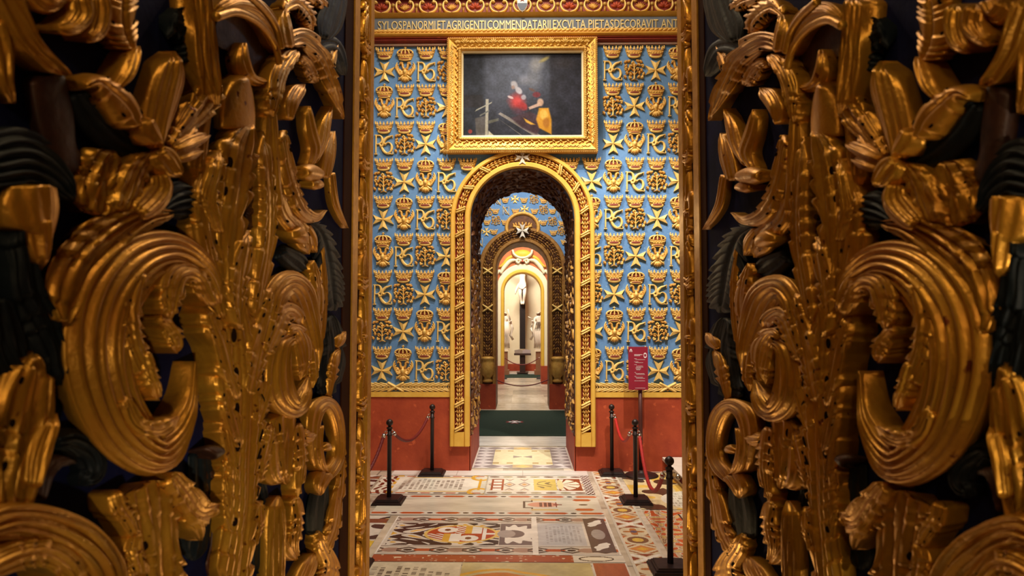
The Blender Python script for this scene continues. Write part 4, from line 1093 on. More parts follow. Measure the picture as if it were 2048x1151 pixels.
def statue(label, px0, side):
    Y = 26.8; x = xAt(px0, 660, Y); t = thing('marble_statue', label, 'statue', 'marble statues beside the crucifix', (x, Y, 0))
    zb = zAt(697, Y); hgt = zAt(620, Y)-zb; k = hgt/1.7
    mb = MB(); mb.box(-.24, .24, -.2, .2, zb-.10, zb-.04, CREAM); mb.box(-.19, .19, -.17, .17, .2, zb-.10, mat('brown_marble', (140, 96, 66), .4)); mb.box(-.25, .25, -.22, .22, 0, .2, mat('brown_marble', (140, 96, 66))); mb.box(-.21, .21, -.19, .19, zb-.04, zb, STATM); mb.build('pedestal', t)
    s = side
    J = [(0, 0, zb+.92*k, .17*k), (s*.02, 0, zb+1.15*k, .14*k), (s*.03, 0, zb+1.36*k, .16*k), (s*.05, -.02, zb+1.48*k, .05*k), (s*.09, -.05, zb+1.60*k, .095*k),
         (-.07, 0, zb+.5*k, .15*k), (-.09, 0, zb+.08, .11*k), (.09, -.05, zb+.5*k, .14*k), (.12, -.06, zb+.08, .10*k),
         (s*.20, -.04, zb+1.36*k, .07*k), (s*.28, -.12, zb+1.14*k, .06*k), (s*.34, -.2, zb+1.26*k, .045*k), (-s*.18, -.03, zb+1.34*k, .07*k), (-s*.22, -.10, zb+1.10*k, .06*k), (-s*.04, -.2, zb+1.10*k, .045*k)]
    E = [(0, 1), (1, 2), (2, 3), (3, 4), (0, 5), (5, 6), (0, 7), (7, 8), (2, 9), (9, 10), (10, 11), (2, 12), (12, 13), (13, 14)]
    skin('robed_figure', J, E, STATM, t)
    mb = MB(); rs = random.Random(3+int(px0))
    for i in range(9):
        a = -.2+i*.05; mb.tube([( -.2+i*.05, -.14-.02*math.sin(i), zb+1.2*k), (-.22+i*.05+s*.06, -.19, zb+.75*k), (-.24+i*.06, -.16, zb+.3*k), (-.24+i*.06, -.12, zb+.03)], .035*k, STATM, 8)
    mb.tube([(s*.30, -.1, zb+1.2*k), (s*.38, -.1, zb+.9*k), (s*.30, -.08, zb+.6*k), (s*.40, -.05, zb+.4*k)], .05, STATM, 8)
    mb.build('drapery', t)
    mb = MB(); mb.tube([(s*.30, -.2, zb+1.30*k), (s*.5, -.2, zb+1.42*k)] if s < 0 else [(.3, -.2, zb+1.26*k), (.2, -.2, zb+1.75*k)], .02, STATM, 6); mb.build('held_attribute', t)
statue('draped white marble statue left of the crucifix, half hidden by the arch', 1006, 1)
statue('draped white marble statue right of the crucifix, arm stretched out', 1081, -1)

# ================================================================== ROPE POSTS, ROPES AND SIGN
def post(label, px, py, ztop=1.0, group='dark rope posts with square stepped bases', s=1.0, rings=(1,), rot=.0):
    p = onZ(px, py, 0); t = thing('rope_post', label, 'stanchion', group, (p.x, p.y, 0)); t.rotation_euler.z = rot
    mb = MB(); h = [(.185, 0, .018), (.175, .018, .034), (.15, .040, .050), (.135, .052, .062)]
    for w, a, b in h: mb.prism([(-w, -w), (w, -w), (w, w), (-w, w)], lambda u, v, hh: (u*s, v*s, hh), a, b, BLACKP, .03)
    mb.build('base', t)
    mb = MB(); k = ztop/1.0
    mb.lathe([(.027, .06), (.027, .80*k), (.034, .805*k), (.034, .82*k), (.027, .825*k), (.027, .885*k)], (0, 0, 0), BLACKP, 18); mb.build('pole', t)
    mb = MB(); mb.lathe([(.027, .885*k), (.036, .89*k), (.038, .905*k), (.020, .915*k), (.018, .925*k)]+[(.042*math.sin(PI*i/10)+.001, (.965-.042*math.cos(PI*i/10))*k) for i in range(1, 10)]+[(.004, 1.01*k)], (0, 0, 0), BLACKP, 18); mb.build('ball_finial', t)
    for a in rings:
        mb = MB(); c = Vector((.045*math.cos(a), .045*math.sin(a), .845*k)); ax = Vector((-math.sin(a), math.cos(a), 0))
        mb.tube([c+Vector((0, 0, 1))*.022*math.cos(q_)+Vector((math.cos(a), math.sin(a), 0))*.022*math.sin(q_) for q_ in [2*PI*i/14 for i in range(15)]], .005, CHROME, 6)
        mb.build('chrome_ring', t)
    return t
def rope(label, A, B, sag, r=.019, m=None, name='rope', hooks=True):
    m = m or ROPE; A, B = Vector(A), Vector(B); n = 90
    t = thing(name, label, 'rope', 'red barrier ropes'); t.location = (0, 0, 0)
    P = [A.lerp(B, i/n)-Vector((0, 0, sag*4*(i/n)*(1-i/n))) for i in range(n+1)]
    L = sum((P[i+1]-P[i]).length for i in range(n))
    mb = MB(); mb.tube(P, r, m, 16, True, lambda i, q_: r*(1+.14*math.cos(3*(q_+2*PI*i/n*L/.12)))); mb.build('twisted_cord', t)
    if hooks:
        for a, b in ((0, 2), (n, n-2)):
            mb = MB(); mb.tube([P[a], P[a]+(P[b]-P[a]).normalized()*.045], r*1.25, CHROME, 12); mb.build('end_cap', t)
    return t
pA = post('dark rope post against the red dado, left of the arch', 864, 948, rings=(PI+.3,))
pB = post('dark rope post at the left edge, in front of its shadow', 778, 1003, rings=(PI*1.2, .9))
pE = post('dark rope post nearest the left pillar, only its base corner showing', 700, 1135, rings=())
pC = post('dark rope post against the red dado, right of the arch', 1224, 948, rings=(-.8,))
pD = post('dark rope post in the middle of the right-hand row', 1271.5, 1003, rings=(PI*.9, -.6))
pF = post('dark rope post nearest the camera, beside the right pillar', 1341, 1139, rings=(PI*.8, -.4))
def att(p, a, z=.83): return (p.location.x+.07*math.cos(a), p.location.y+.07*math.sin(a), z)
ROPED = mat('dark_red_rope', (112, 10, 12), .6, 0, (90, 8, 10), 60, .8, .002, 200)
rope('dark red rope sagging between the two left posts', att(pB, .9), att(pA, PI+.6), .20, m=ROPED)
rope('dark red rope dropping from the left edge post behind the pillar', att(pB, PI*1.2), (-1.98, 7.5, .50), .25, m=ROPED)
rope('bright red rope hanging between the two posts near the sign', att(pC, -.9), att(pD, PI*.85), .20)
rope('bright red rope in a deep loop to the nearest post', att(pD, -.9), att(pF, PI*.75), .36)
rope('dark red twisted rope running from the nearest post behind the right pillar', att(pF, .3), (2.6, 5.6, .5), .22, m=ROPED)
sg = thing('information_sign', 'crimson visitor sign with white print on a pole and round base', 'sign')
p = onZ(1283, 951, 0); sg.location = (p.x, p.y, 0); sY = p.y-.03
zb, zt = zAt(779, sY), zAt(693, sY); xa, xb = xAt(1257.5, 735, sY)-p.x, xAt(1296.5, 735, sY)-p.x
mb = MB(); mb.lathe([(.24, 0), (.24, .012), (.22, .026), (.10, .045), (.05, .06), (.04, .08)], (0, 0, 0), BLACKP, 32); mb.build('round_base', sg)
mb = MB(); mb.lathe([(.030, .06), (.030, zb+.2)], (0, .045, 0), mat('brown_pole_paint', (74, 34, 30), .45, .2), 18); mb.build('pole', sg)
mb = MB(); mb.box(xa, xb, -.01, .015, zb, zt, SIGNR); sp = mb.build('board', sg)
mb = MB(); hS = zt-zb; wS = xb-xa
def ln_(u0, u1, v, th, m=WHITE):
    rs = random.Random(int(v*999)); u = u0
    while u < u1-.01:
        w = rs.uniform(.02, .06); e = min(u1, u+w); mb.box(xa+wS*u, xa+wS*e, -.0125, -.0101, zt-hS*(v+th), zt-hS*(v), m); u = e+.012
ln_(.30, .72, .175, .014); ln_(.30, .60, .200, .012)
for u0, u1, v in ((.30, .42, .272), (.36, .85, .295), (.30, .50, .345), (.36, .75, .365), (.30, .42, .412), (.40, .74, .445), (.40, .76, .467), (.36, .66, .49), (.38, .64, .512), (.40, .60, .532), (.30, .38, .592), (.36, .82, .618), (.40, .85, .640), (.30, .38, .682), (.36, .74, .705), (.40, .84, .728), (.30, .86, .788), (.34, .86, .955)): ln_(u0, u1, v, .007)
mb.build('printed_lines', sg)
mb = MB(); f_ = lambda u, v, h: (xa+wS*u, -.0105-h, zt-hS*v)
mb.stroke([(.09, .125, .02), (.09, .09, .02), (.13, .06, .012), (.17, .09, .02), (.17, .125, .02)], lambda u, v, h: (xa+wS*u, -.0105-h*.05, zt-hS*(v)), WHITE, .03, nseg=14)
mb.stroke([(.85, .15, .014), (.92, .17, .014), (.92, .23, .014), (.85, .25, .014), (.80, .23, .014), (.80, .17, .014), (.85, .15, .014)], lambda u, v, h: (xa+wS*u, -.0105-h*.05, zt-hS*v), WHITE, .03, nseg=24)
mb.build('printed_symbols', sg)
# far rope posts and ropes
pG = post('far dark rope post in the left of the second arch', 971, 811, .93, 'far rope posts', rings=(0,))
pH = post('far dark rope post in the right of the second arch', 1117, 811, .93, 'far rope posts', rings=(PI,))
rope('dark red rope across the second arch', att(pG, 0, .78), att(pH, PI, .78), .27, .014, ROPED)
pI = post('rope post half hidden at the left of the crucifix chapel', 1004, 757, .8, 'chapel rope posts', rings=())
pJ = post('rope post half hidden at the right of the crucifix chapel', 1083, 757, .8, 'chapel rope posts', rings=())
rope('thin dark red rope in front of the crucifix', att(pI, 0, .80), att(pJ, PI, .80), .28, .016, ROPED)
# white marble step on the right
mb = MB(); mb.box(2.12, 3.4, 8.35, 9.93, 0, .17, MARBLE); mb.box(2.05, 3.4, 8.28, 9.95, .17, .215, MARBLE); o = mb.build('marble_platform'); tag(o, 'white marble step at the right edge, behind the nearest rope post', 'step')

# ================================================================== CARVED GILDED JAMBS OF THE NEAR ARCH
WJ = .85                                     # half width of the near opening
def warpR(x, y):
    """the right jamb carries the same design, carved by another hand: slightly other proportions"""
    off = 1045-x
    o = float(np.interp(off, [250, 297, 340, 385, 455, 563, 635, 895, 1045, 1100], [262, 309, 348, 408, 500, 604, 655, 915, 1012, 1060]))
    dy = float(np.interp(off, [297, 455, 635, 800], [0, 8, 18, 22]))
    return 1045+o, y+dy
def jpoint(side, x, y, h):
    """point of the carved relief standing h proud of the jamb face"""
    if side > 0: x, y = warpR(x, y)
    return onX(x, y, side*(WJ-h))
def leaf(side, name, parent, pts, m=None, h0=.06, bulge=.03, lobes=0, depth=.35, flutes=3, vein=.006, lean=.5, tipcurl=0.0, side_l=3, nv=15, taper=True):
    """carved leaf: spine points (x, y, halfwidth) traced on the jamb; raised, fluted and lobed, with solid edges"""
    m = m or GOLD; h0 *= .62; bulge *= .8; vein *= .8; tipcurl *= .6
    L = sum(math.hypot(pts[i+1][0]-pts[i][0], pts[i+1][1]-pts[i][1]) for i in range(len(pts)-1))
    n = int(max(14, min(90, L/5.0))); n = max(n, lobes*9)
    nv = 29 if flutes < 4 else 41
    if lobes >= 3 and 'scroll' not in name: lobes = int(lobes*1.5)
    depth = min(.6, depth*1.25)
    n = max(n, lobes*9)
    P = catmull(pts, n); N = n+1; wmax = max(p[2] for p in pts)
    V = []; K = nv+2; rs = random.Random(int(pts[0][0]*7+pts[0][1]*13)); ph = rs.random()
    for i in range(N):
        s = i/n; a = P[max(0, i-1)]; b = P[min(n, i+1)]
        dx, dy = b[0]-a[0], b[1]-a[1]; l = math.hypot(dx, dy) or 1; tx, ty = dx/l, dy/l; nx, ny = -ty, tx
        w = max(.6, P[i][2]*min(1, ((1-s)/.13+.02)**.6)*min(1, .45+s/.08)); hh = h0+tipcurl*s*s; bw = min(1, w/14.0)
        row = []
        for j in range(nv):
            t = -1+2*j/(nv-1); sgn = 1 if t > 0 else -1; ws = w; lob = 0; c_ = 1.0
            if lobes and (side_l == 3 or (side_l == 1 and t > 0) or (side_l == 2 and t < 0)):
                f = (s*lobes+ph+.45*math.sin(s*11+ph*20)+(.35 if t > 0 else 0)) % 1.0
                lob = f**.55 if f < .86 else max(0.0, 1-(f-.86)/.14)         # swelling lobe, sharp notch
                ws = w*(1-depth*(1-lob)*abs(t)**1.5); c_ = lob
            sh_ = lean*abs(t)**1.6*w*(1 if lobes else 0)*.8
            px = P[i][0]+nx*t*ws+tx*sh_; py = P[i][1]+ny*t*ws+ty*sh_
            base = jpoint(side, px, py, hh+.6*bulge*bw)
            e = bulge*math.sqrt(max(0, 1-t*t*.96))*bw
            if flutes: e += .4*vein*math.cos(PI*(flutes*3+1)*t+ph*9+s*4)*(1 if flutes < 7 else .5)
            if flutes: e += vein*math.cos(PI*flutes*t+(.9*math.sin(s*5+ph*6)+1.1*math.sin(s*8+ph*3)*t if flutes > 3 else 0))*(1-.5*abs(t))
            if lobes: e += .014*(c_-.6)*abs(t)-.010*math.exp(-(t/.12)**2)
            base.x -= side*(e-.6*bulge*bw)
            V_ = base
            row.append(V_)
        # undercut sides down to the ground
        cL = row[0]; cR = row[-1]; mid = row[nv//2]
        def foot(c):
            q_ = c.lerp(mid, .55); q_ = Vector(q_); q_.x = side*(WJ+.01); return q_
        V += [foot(cL)]+row+[foot(cR)]
    Fc = [(i*K+j, i*K+j+1, (i+1)*K+j+1, (i+1)*K+j) for i in range(N-1) for j in range(K-1)]
    Fc += [tuple(range(K)), tuple(reversed(range((N-1)*K, N*K)))]
    mb = MB(); mb.add(V, Fc, m)
    if lobes >= 3 and m is GOLD and wmax > 11:                   # dark raised discs: shade of drilled eyes put into colour
        for q_ in range(lobes):
            for jj, off in ((int(nv*.24), 0.0), (int(nv*.76), .35)):
                i = int(n*((q_+.9-ph-off) % lobes)/lobes)
                if i < 3 or i > N-6 or rs.random() < .35: continue
                c = V[i*K+1+jj]; du = (V[(i+1)*K+1+jj]-V[(i-1)*K+1+jj]).normalized(); dv = (V[i*K+2+jj]-V[i*K+jj]).normalized(); nn = du.cross(dv).normalized()
                if nn.x*side > 0: nn = -nn
                wid = (V[i*K+nv]-V[i*K+1]).length; ra, rb = wid*rs.uniform(.05, .09), wid*rs.uniform(.025, .045)
                D = [c+du*math.cos(2*PI*g/10)*ra+dv*math.sin(2*PI*g/10)*rb-nn*.002 for g in range(10)]+[c+du*math.cos(2*PI*g/10)*ra*.7+dv*math.sin(2*PI*g/10)*rb*.7+nn*.0025 for g in range(10)]
                mb.add(D, [(g, (g+1) % 10, 10+(g+1) % 10, 10+g) for g in range(10)]+[tuple(range(10, 20))], HOLE_SHADE)
    o = mb.build(name, parent)
    return o
def knob(side, name, parent, x, y, r, m=None, h0=.05, H=.05, ry=None):
    mb = MB(); ry = ry or r; V = []; n = 14
    for k, hh in ((1, -.06), (1, 0), (.9, .45), (.62, .82), (.3, .97)):
        for i in range(n): a = 2*PI*i/n; p = jpoint(side, x+math.cos(a)*r*k, y+math.sin(a)*ry*k, h0); p.x -= side*H*hh if hh >= 0 else -side*h0; V.append(p)
    p = jpoint(side, x, y, h0); p.x -= side*H; V.append(p)
    Fc = [(q_*n+i, q_*n+(i+1) % n, (q_+1)*n+(i+1) % n, (q_+1)*n+i) for q_ in range(4) for i in range(n)]+[(4*n+i, 4*n+(i+1) % n, 5*n) for i in range(n)]
    mb.add(V, Fc, m or GOLD); return mb.build(name, parent)
def rim(side, name, parent, pts, m=None, h0=.10, r=.012):
    P = catmull([(a, b, c) for a, b, c in pts], 40); mb = MB(); mb.tube([jpoint(side, a, b, h0) for a, b, c in P], r, m or GOLD, 10); return mb.build(name, parent)

# name, material, points, options
A = 'acanthus_leaf'
DESIGN = [
 # -- dark and blue grounds of foliage behind
 (A, 'D', [(-30, 330, 70), (50, 325, 70), (110, 360, 45), (140, 405, 12)], dict(h0=.03, flutes=7, vein=.010, bulge=.03)),
 (A, 'D', [(150, 180, 20), (205, 235, 40), (255, 275, 42), (300, 318, 18)], dict(h0=.03, flutes=5, vein=.008)),
 ('carved_block', 'B', [(100, 150, 34), (108, 190, 36), (118, 240, 36), (130, 300, 30), (150, 345, 34)], dict(h0=.04, flutes=0, bulge=.02)),
 (A, 'D', [(300, 330, 40), (350, 20, 55), (390, 60, 40), (380, 130, 20)][1:], dict(h0=.03, flutes=5, lobes=4)),
 (A, 'D', [(410, 400, 10), (380, 400, 36), (345, 405, 36), (310, 425, 8)], dict(h0=.05, flutes=6, vein=.008)),
 (A, 'D', [(40, 455, 22), (52, 520, 30), (62, 580, 36), (88, 640, 42), (106, 700, 34), (118, 770, 10)], dict(h0=.05, flutes=5, vein=.006, lobes=4, depth=.2)),
 (A, 'D', [(-10, 600, 40), (10, 680, 50), (30, 730, 40), (60, 760, 20)], dict(h0=.03, flutes=4)),
 (A, 'D', [(105, 885, 14), (140, 880, 26), (180, 905, 30), (188, 945, 24), (160, 970, 12)], dict(h0=.03, flutes=4)),
 (A, 'D', [(400, 900, 20), (405, 960, 26), (400, 1040, 26), (385, 1120, 30)], dict(h0=.01, flutes=3, bulge=.01)),
 (A, 'B', [(512, 560, 14), (510, 480, 18), (510, 400, 18), (508, 320, 12)], dict(h0=.03, flutes=0, lobes=9, depth=.4, bulge=.02)),
 (A, 'B', [(420, 940, 20), (440, 1000, 24), (445, 1080, 22), (430, 1160, 26)], dict(h0=.01, flutes=2, bulge=.01)),
 (A, 'D', [(610, 440, 10), (640, 465, 24), (655, 515, 30), (662, 565, 30), (668, 620, 18)], dict(h0=.03, flutes=0, lobes=9, depth=.35, lean=1.0)),
 (A, 'D', [(660, 630, 20), (668, 690, 28), (662, 745, 26), (650, 800, 14)], dict(h0=.02, flutes=4, lobes=3)),
 (A, 'D', [(560, 500, 14), (590, 520, 24), (610, 540, 18)], dict(h0=.02, flutes=3)),
 (A, 'D', [(645, 960, 12), (640, 1020, 22), (635, 1080, 18)], dict(h0=.02, flutes=3)),
 (A, 'D', [(520, 960, 10), (528, 1040, 16), (522, 1150, 18)], dict(h0=.01, flutes=2, bulge=.01)),
 ('dark_bell_shade', 'B', [(430, 70, 26), (470, 70, 40), (515, 110, 42), (545, 145, 22), (552, 165, 6)], dict(h0=.02, flutes=0, bulge=.0)),  # dark brown sheet standing for the shade inside the hollow bell
 ('dark_bust', 'D', [(648, 80, 10), (660, 50, 26), (672, 10, 24), (680, -30, 18)], dict(h0=.05, flutes=2)),
 (A, 'D', [(630, 110, 12), (650, 95, 26), (672, 100, 20), (690, 150, 8)], dict(h0=.03, flutes=3)),
 # -- upper left
 ('gilded_bar', 'G', [(10, -20, 24), (38, 40, 20), (62, 85, 17), (95, 120, 15), (130, 150, 12)], dict(h0=.06, flutes=2, vein=.012)),
 (A, 'G', [(-10, 40, 24), (5, 100, 20), (10, 160, 13), (25, 206, 5)], dict(h0=.03)),
 (A, 'G', [(262, 102, 20), (248, 68, 36), (242, 25, 38), (246, -30, 34)], dict(h0=.04, lobes=5, depth=.25, flutes=0)),
 (A, 'G', [(112, 58, 6), (145, 52, 20), (168, 25, 24), (158, -15, 18)], dict(h0=.06, flutes=2)),
 (A, 'G', [(165, 78, 8), (192, 62, 22), (204, 25, 22), (198, -15, 16)], dict(h0=.05, flutes=2)),
 (A, 'G', [(70, -20, 20), (100, 5, 24), (130, -20, 20)], dict(h0=.04, flutes=2)),
 (A, 'G', [(232, 176, 9), (254, 152, 14), (268, 122, 12), (276, 92, 7)], dict(h0=.07, flutes=1, vein=.004)),
 (A, 'G', [(152, 178, 10), (185, 163, 20), (218, 184, 32), (250, 215, 34), (270, 262, 12)], dict(h0=.06, flutes=0, bulge=.05, lobes=3, depth=.15)),
 (A, 'G', [(305, 300, 18), (318, 240, 28), (335, 185, 32), (345, 145, 28), (345, 102, 8)], dict(h0=.05, flutes=2, bulge=.05)),
 (A, 'G', [(288, 235, 10), (298, 262, 22), (312, 292, 14)], dict(h0=.08, flutes=1, bulge=.04)),
 (A, 'G', [(335, 300, 12), (362, 268, 24), (395, 230, 34), (422, 190, 30), (436, 158, 6)], dict(h0=.07, lobes=4, flutes=4)),
 (A, 'G', [(345, 298, 10), (382, 285, 16), (418, 270, 8)], dict(h0=.09, flutes=2)),
 (A, 'G', [(350, 318, 10), (382, 308, 14), (405, 300, 5)], dict(h0=.09, flutes=2)),
 ('carved_knot', 'G', [(312, 300, 14), (330, 315, 26), (345, 340, 22), (352, 355, 10)], dict(h0=.09, flutes=3, bulge=.04)),
 (A, 'G', [(188, 430, 44), (193, 380, 50), (204, 335, 44), (214, 300, 22)], dict(h0=.04, flutes=5, lobes=3, vein=.012)),
 (A, 'G', [(76, 370, 48), (74, 410, 58), (70, 455, 50), (66, 474, 40)], dict(h0=.05, flutes=1, bulge=.04)),
 (A, 'G', [(84, 440, 30), (84, 470, 26), (80, 505, 19), (76, 540, 4)], dict(h0=.07, flutes=1, bulge=.03)),
 # -- diagonal arm
 (A, 'G', [(298, 305, 16), (275, 340, 30), (258, 385, 32), (240, 425, 24)], dict(h0=.07, flutes=3, lobes=2, depth=.2)),
 (A, 'G', [(318, 345, 12), (325, 375, 24), (305, 405, 28), (270, 430, 20)], dict(h0=.08, flutes=2, bulge=.04)),
 ('fluted_arm', 'G', [(335, 425, 20), (285, 432, 34), (225, 470, 54), (175, 525, 62), (138, 590, 52), (112, 655, 20)], dict(h0=.06, flutes=6, vein=.012, lobes=5, depth=.2, side_l=1, lean=.2)),
 (A, 'G', [(200, 540, 30), (170, 600, 30), (146, 660, 20), (130, 722, 5)], dict(h0=.06, flutes=2)),
 # -- lower-left leaf
 (A, 'G', [(20, 1040, 34), (30, 965, 54), (42, 885, 62), (52, 805, 56), (62, 745, 36), (50, 700, 8)], dict(h0=.05, flutes=5, lobes=3, depth=.3, vein=.012)),
 (A, 'G', [(66, 975, 14), (84, 905, 22), (98, 862, 16), (107, 826, 5)], dict(h0=.08, flutes=2)),
 (A, 'B', [(78, 1000, 8), (92, 950, 12), (118, 922, 14), (148, 926, 8)], dict(h0=.05, flutes=1)),
 # -- big near scroll
 ('scroll_band', 'G', [(432, 606, 16), (405, 545, 36), (350, 508, 46), (285, 525, 58), (228, 595, 64), (208, 690, 67), (222, 785, 64), (262, 862, 60), (318, 900, 52), (358, 866, 28), (381, 800, 11), (387, 722, 5)], dict(h0=.08, flutes=7, vein=.011, bulge=.04, nv=31)),
 (A, 'G', [(425, 612, 16), (395, 555, 30), (362, 552, 32), (345, 590, 26), (338, 645, 6)], dict(h0=.11, flutes=2, lobes=4, depth=.4)),
 (A, 'G', [(285, 540, 12), (266, 600, 20), (268, 670, 24), (288, 735, 22), (300, 760, 8)], dict(h0=.11, flutes=2, lobes=5, depth=.4, side_l=3)),
 (A, 'G', [(308, 642, 8), (332, 646, 20), (352, 678, 18), (350, 706, 6)], dict(h0=.10, flutes=2, lobes=3)),
 (A, 'G', [(288, 700, 12), (300, 742, 17), (310, 775, 11), (316, 800, 4)], dict(h0=.12, flutes=2, lobes=3)),
 (A, 'G', [(246, 790, 10), (272, 845, 20), (318, 858, 20), (356, 832, 6)], dict(h0=.12, flutes=3, lobes=3, depth=.3)),
 # -- console leaf under the scroll
 (A, 'G', [(300, 960, 84), (304, 1000, 76), (312, 1050, 60), (318, 1100, 58), (320, 1170, 66)], dict(h0=.05, flutes=6, lobes=3, depth=.25, vein=.009)),
 (A, 'G', [(340, 945, 24), (372, 985, 32), (402, 1022, 32), (440, 1008, 5)], dict(h0=.08, flutes=3, lobes=2)),
 (A, 'G', [(385, 1030, 16), (396, 1055, 14), (400, 1080, 4)], dict(h0=.07, flutes=1)),
 (A, 'G', [(228, 978, 10), (238, 1012, 22), (258, 1040, 20), (272, 1080, 8)], dict(h0=.06, flutes=2, lobes=3)),
 (A, 'G', [(275, 1060, 10), (268, 1100, 22), (280, 1150, 24)], dict(h0=.06, flutes=2, lobes=3)),
 # -- bottom-left scroll
 ('scroll_band', 'G', [(-40, 1062, 26), (30, 1046, 42), (110, 1058, 48), (172, 1092, 52), (208, 1145, 50), (215, 1210, 40)], dict(h0=.08, flutes=5, vein=.009, bulge=.04)),
 (A, 'G', [(-30, 1140, 30), (35, 1112, 32), (95, 1108, 34), (140, 1140, 28), (150, 1190, 20)], dict(h0=.11, flutes=2, lobes=4, depth=.2)),
 # -- central stem
 ('central_stem', 'G', [(470, 1180, 40), (478, 1090, 36), (486, 1010, 36), (488, 930, 40), (492, 860, 44), (494, 790, 48), (488, 710, 42), (478, 640, 34), (470, 580, 14)], dict(h0=.06, flutes=8, lobes=11, depth=.16, vein=.009, bulge=.04)),
 (A, 'G', [(474, 800, 14), (456, 750, 20), (440, 690, 21), (424, 645, 18), (410, 608, 6)], dict(h0=.09, flutes=3, lobes=3, depth=.5)),
 (A, 'G', [(480, 900, 12), (462, 840, 17), (448, 780, 15), (438, 728, 5)], dict(h0=.08, flutes=3, lobes=3, depth=.5)),
 (A, 'G', [(476, 985, 10), (464, 920, 15), (453, 865, 12), (446, 824, 4)], dict(h0=.07, flutes=2, lobes=3, depth=.5)),
 (A, 'G', [(470, 1100, 10), (460, 1040, 12), (455, 985, 10), (450, 944, 4)], dict(h0=.07, flutes=2, lobes=3, depth=.5)),
 ('carved_berry', 'B', [(445, 900, 10), (428, 905, 16), (418, 912, 8)], dict(h0=.06, flutes=0, bulge=.04)),
 (A, 'G', [(498, 790, 18), (512, 720, 24), (526, 655, 20), (540, 600, 14), (548, 560, 4)], dict(h0=.09, flutes=3, lobes=5, depth=.3)),
 (A, 'G', [(512, 850, 14), (528, 800, 18), (538, 760, 12), (542, 730, 4)], dict(h0=.08, flutes=2, lobes=3)),
 (A, 'G', [(516, 965, 10), (528, 910, 16), (540, 865, 12), (543, 845, 4)], dict(h0=.07, flutes=2, lobes=4)),
 (A, 'G', [(510, 1090, 10), (520, 1040, 12), (520, 1000, 8)], dict(h0=.06, flutes=2, lobes=3)),
 # -- fan of leaves above the stem
 (A, 'G', [(462, 640, 14), (455, 540, 26), (460, 450, 38), (472, 375, 44), (480, 310, 42), (490, 265, 30), (500, 240, 8)], dict(h0=.08, flutes=5, lobes=5, depth=.45, vein=.010)),
 (A, 'G', [(450, 640, 14), (430, 545, 22), (414, 470, 24), (404, 400, 20), (398, 345, 6)], dict(h0=.07, flutes=3, lobes=4, vein=.010)),
 (A, 'G', [(440, 470, 10), (422, 400, 18), (432, 350, 16), (440, 300, 8)], dict(h0=.09, flutes=2, lobes=3)),
 (A, 'G', [(478, 660, 12), (474, 590, 22), (482, 525, 24), (497, 460, 6)], dict(h0=.10, flutes=3, lobes=4, depth=.4)),
 (A, 'G', [(510, 640, 12), (524, 555, 18), (536, 480, 20), (538, 400, 17), (532, 330, 14), (526, 262, 6)], dict(h0=.08, flutes=3, lobes=7, depth=.35)),
 ('slim_stem', 'G', [(556, 420, 12), (550, 350, 13), (546, 280, 12), (543, 205, 8)], dict(h0=.07, flutes=2, vein=.008)),
 # -- upper middle
 ('upper_stem', 'G', [(404, -20, 18), (410, 50, 18), (417, 110, 20), (424, 165, 18), (430, 215, 10)], dict(h0=.09, flutes=4, vein=.009)),
 (A, 'G', [(425, 180, 12), (405, 230, 18), (398, 290, 18), (392, 360, 10)], dict(h0=.05, flutes=3)),
 ('bell_band', 'G', [(430, 22, 8), (470, 6, 16), (510, 16, 22), (538, 45, 20), (556, 90, 12), (562, 115, 5)], dict(h0=.06, flutes=2)),
 (A, 'G', [(484, 260, 32), (484, 220, 32), (484, 180, 24), (482, 145, 8)], dict(h0=.05, flutes=0, bulge=.05)),
 (A, 'G', [(488, 85, 4), (490, 120, 11), (500, 150, 12), (520, 163, 10), (542, 158, 5)], dict(h0=.06, flutes=1)),
 # -- upper right drapery-like leaf
 (A, 'G', [(575, 88, 18), (605, 78, 24), (640, 108, 22), (662, 160, 16), (678, 210, 8), (685, 238, 3)], dict(h0=.08, flutes=4, lobes=5, depth=.3, vein=.010)),
 (A, 'G', [(592, 100, 16), (566, 140, 18), (552, 190, 14), (543, 235, 8)], dict(h0=.09, flutes=4, lobes=3, depth=.25)),
 (A, 'G', [(598, 110, 12), (618, 128, 18), (632, 165, 12)], dict(h0=.06, flutes=2, lobes=3)),
 (A, 'G', [(578, 96, 16), (574, 58, 14), (570, 20, 6)], dict(h0=.09, flutes=1, bulge=.03)),
 (A, 'G', [(562, 24, 12), (592, 6, 22), (618, 30, 18), (625, 62, 6)], dict(h0=.05, flutes=0, lobes=6, depth=.3)),
 (A, 'G', [(610, -15, 16), (640, 0, 16), (650, 22, 6)], dict(h0=.05, flutes=0, lobes=4)),
 (A, 'G', [(580, 240, 6), (586, 205, 14), (600, 180, 14), (608, 168, 5)], dict(h0=.08, flutes=2)),
 (A, 'G', [(566, 260, 10), (574, 320, 14), (588, 380, 16), (606, 420, 16), (632, 436, 12), (652, 420, 4)], dict(h0=.08, flutes=3, lobes=5, depth=.25)),
 (A, 'G', [(620, 335, 5), (634, 300, 10), (626, 258, 9), (618, 212, 4)], dict(h0=.07, flutes=1)),
 (A, 'G', [(630, 325, 6), (648, 285, 9), (656, 245, 8), (663, 212, 3)], dict(h0=.07, flutes=1)),
 (A, 'G', [(652, 356, 9), (662, 305, 11), (668, 262, 4)], dict(h0=.07, flutes=2)),
 (A, 'G', [(666, 345, 5), (672, 400, 6), (682, 430, 5), (695, 456, 2)], dict(h0=.05, flutes=1)),
 (A, 'G', [(656, 155, 6), (664, 122, 10), (674, 88, 4)], dict(h0=.05, flutes=2)),
 ('gilded_knob', 'G', [(606, 345, 10), (626, 345, 18), (645, 352, 12)], dict(h0=.09, flutes=0, bulge=.05)),
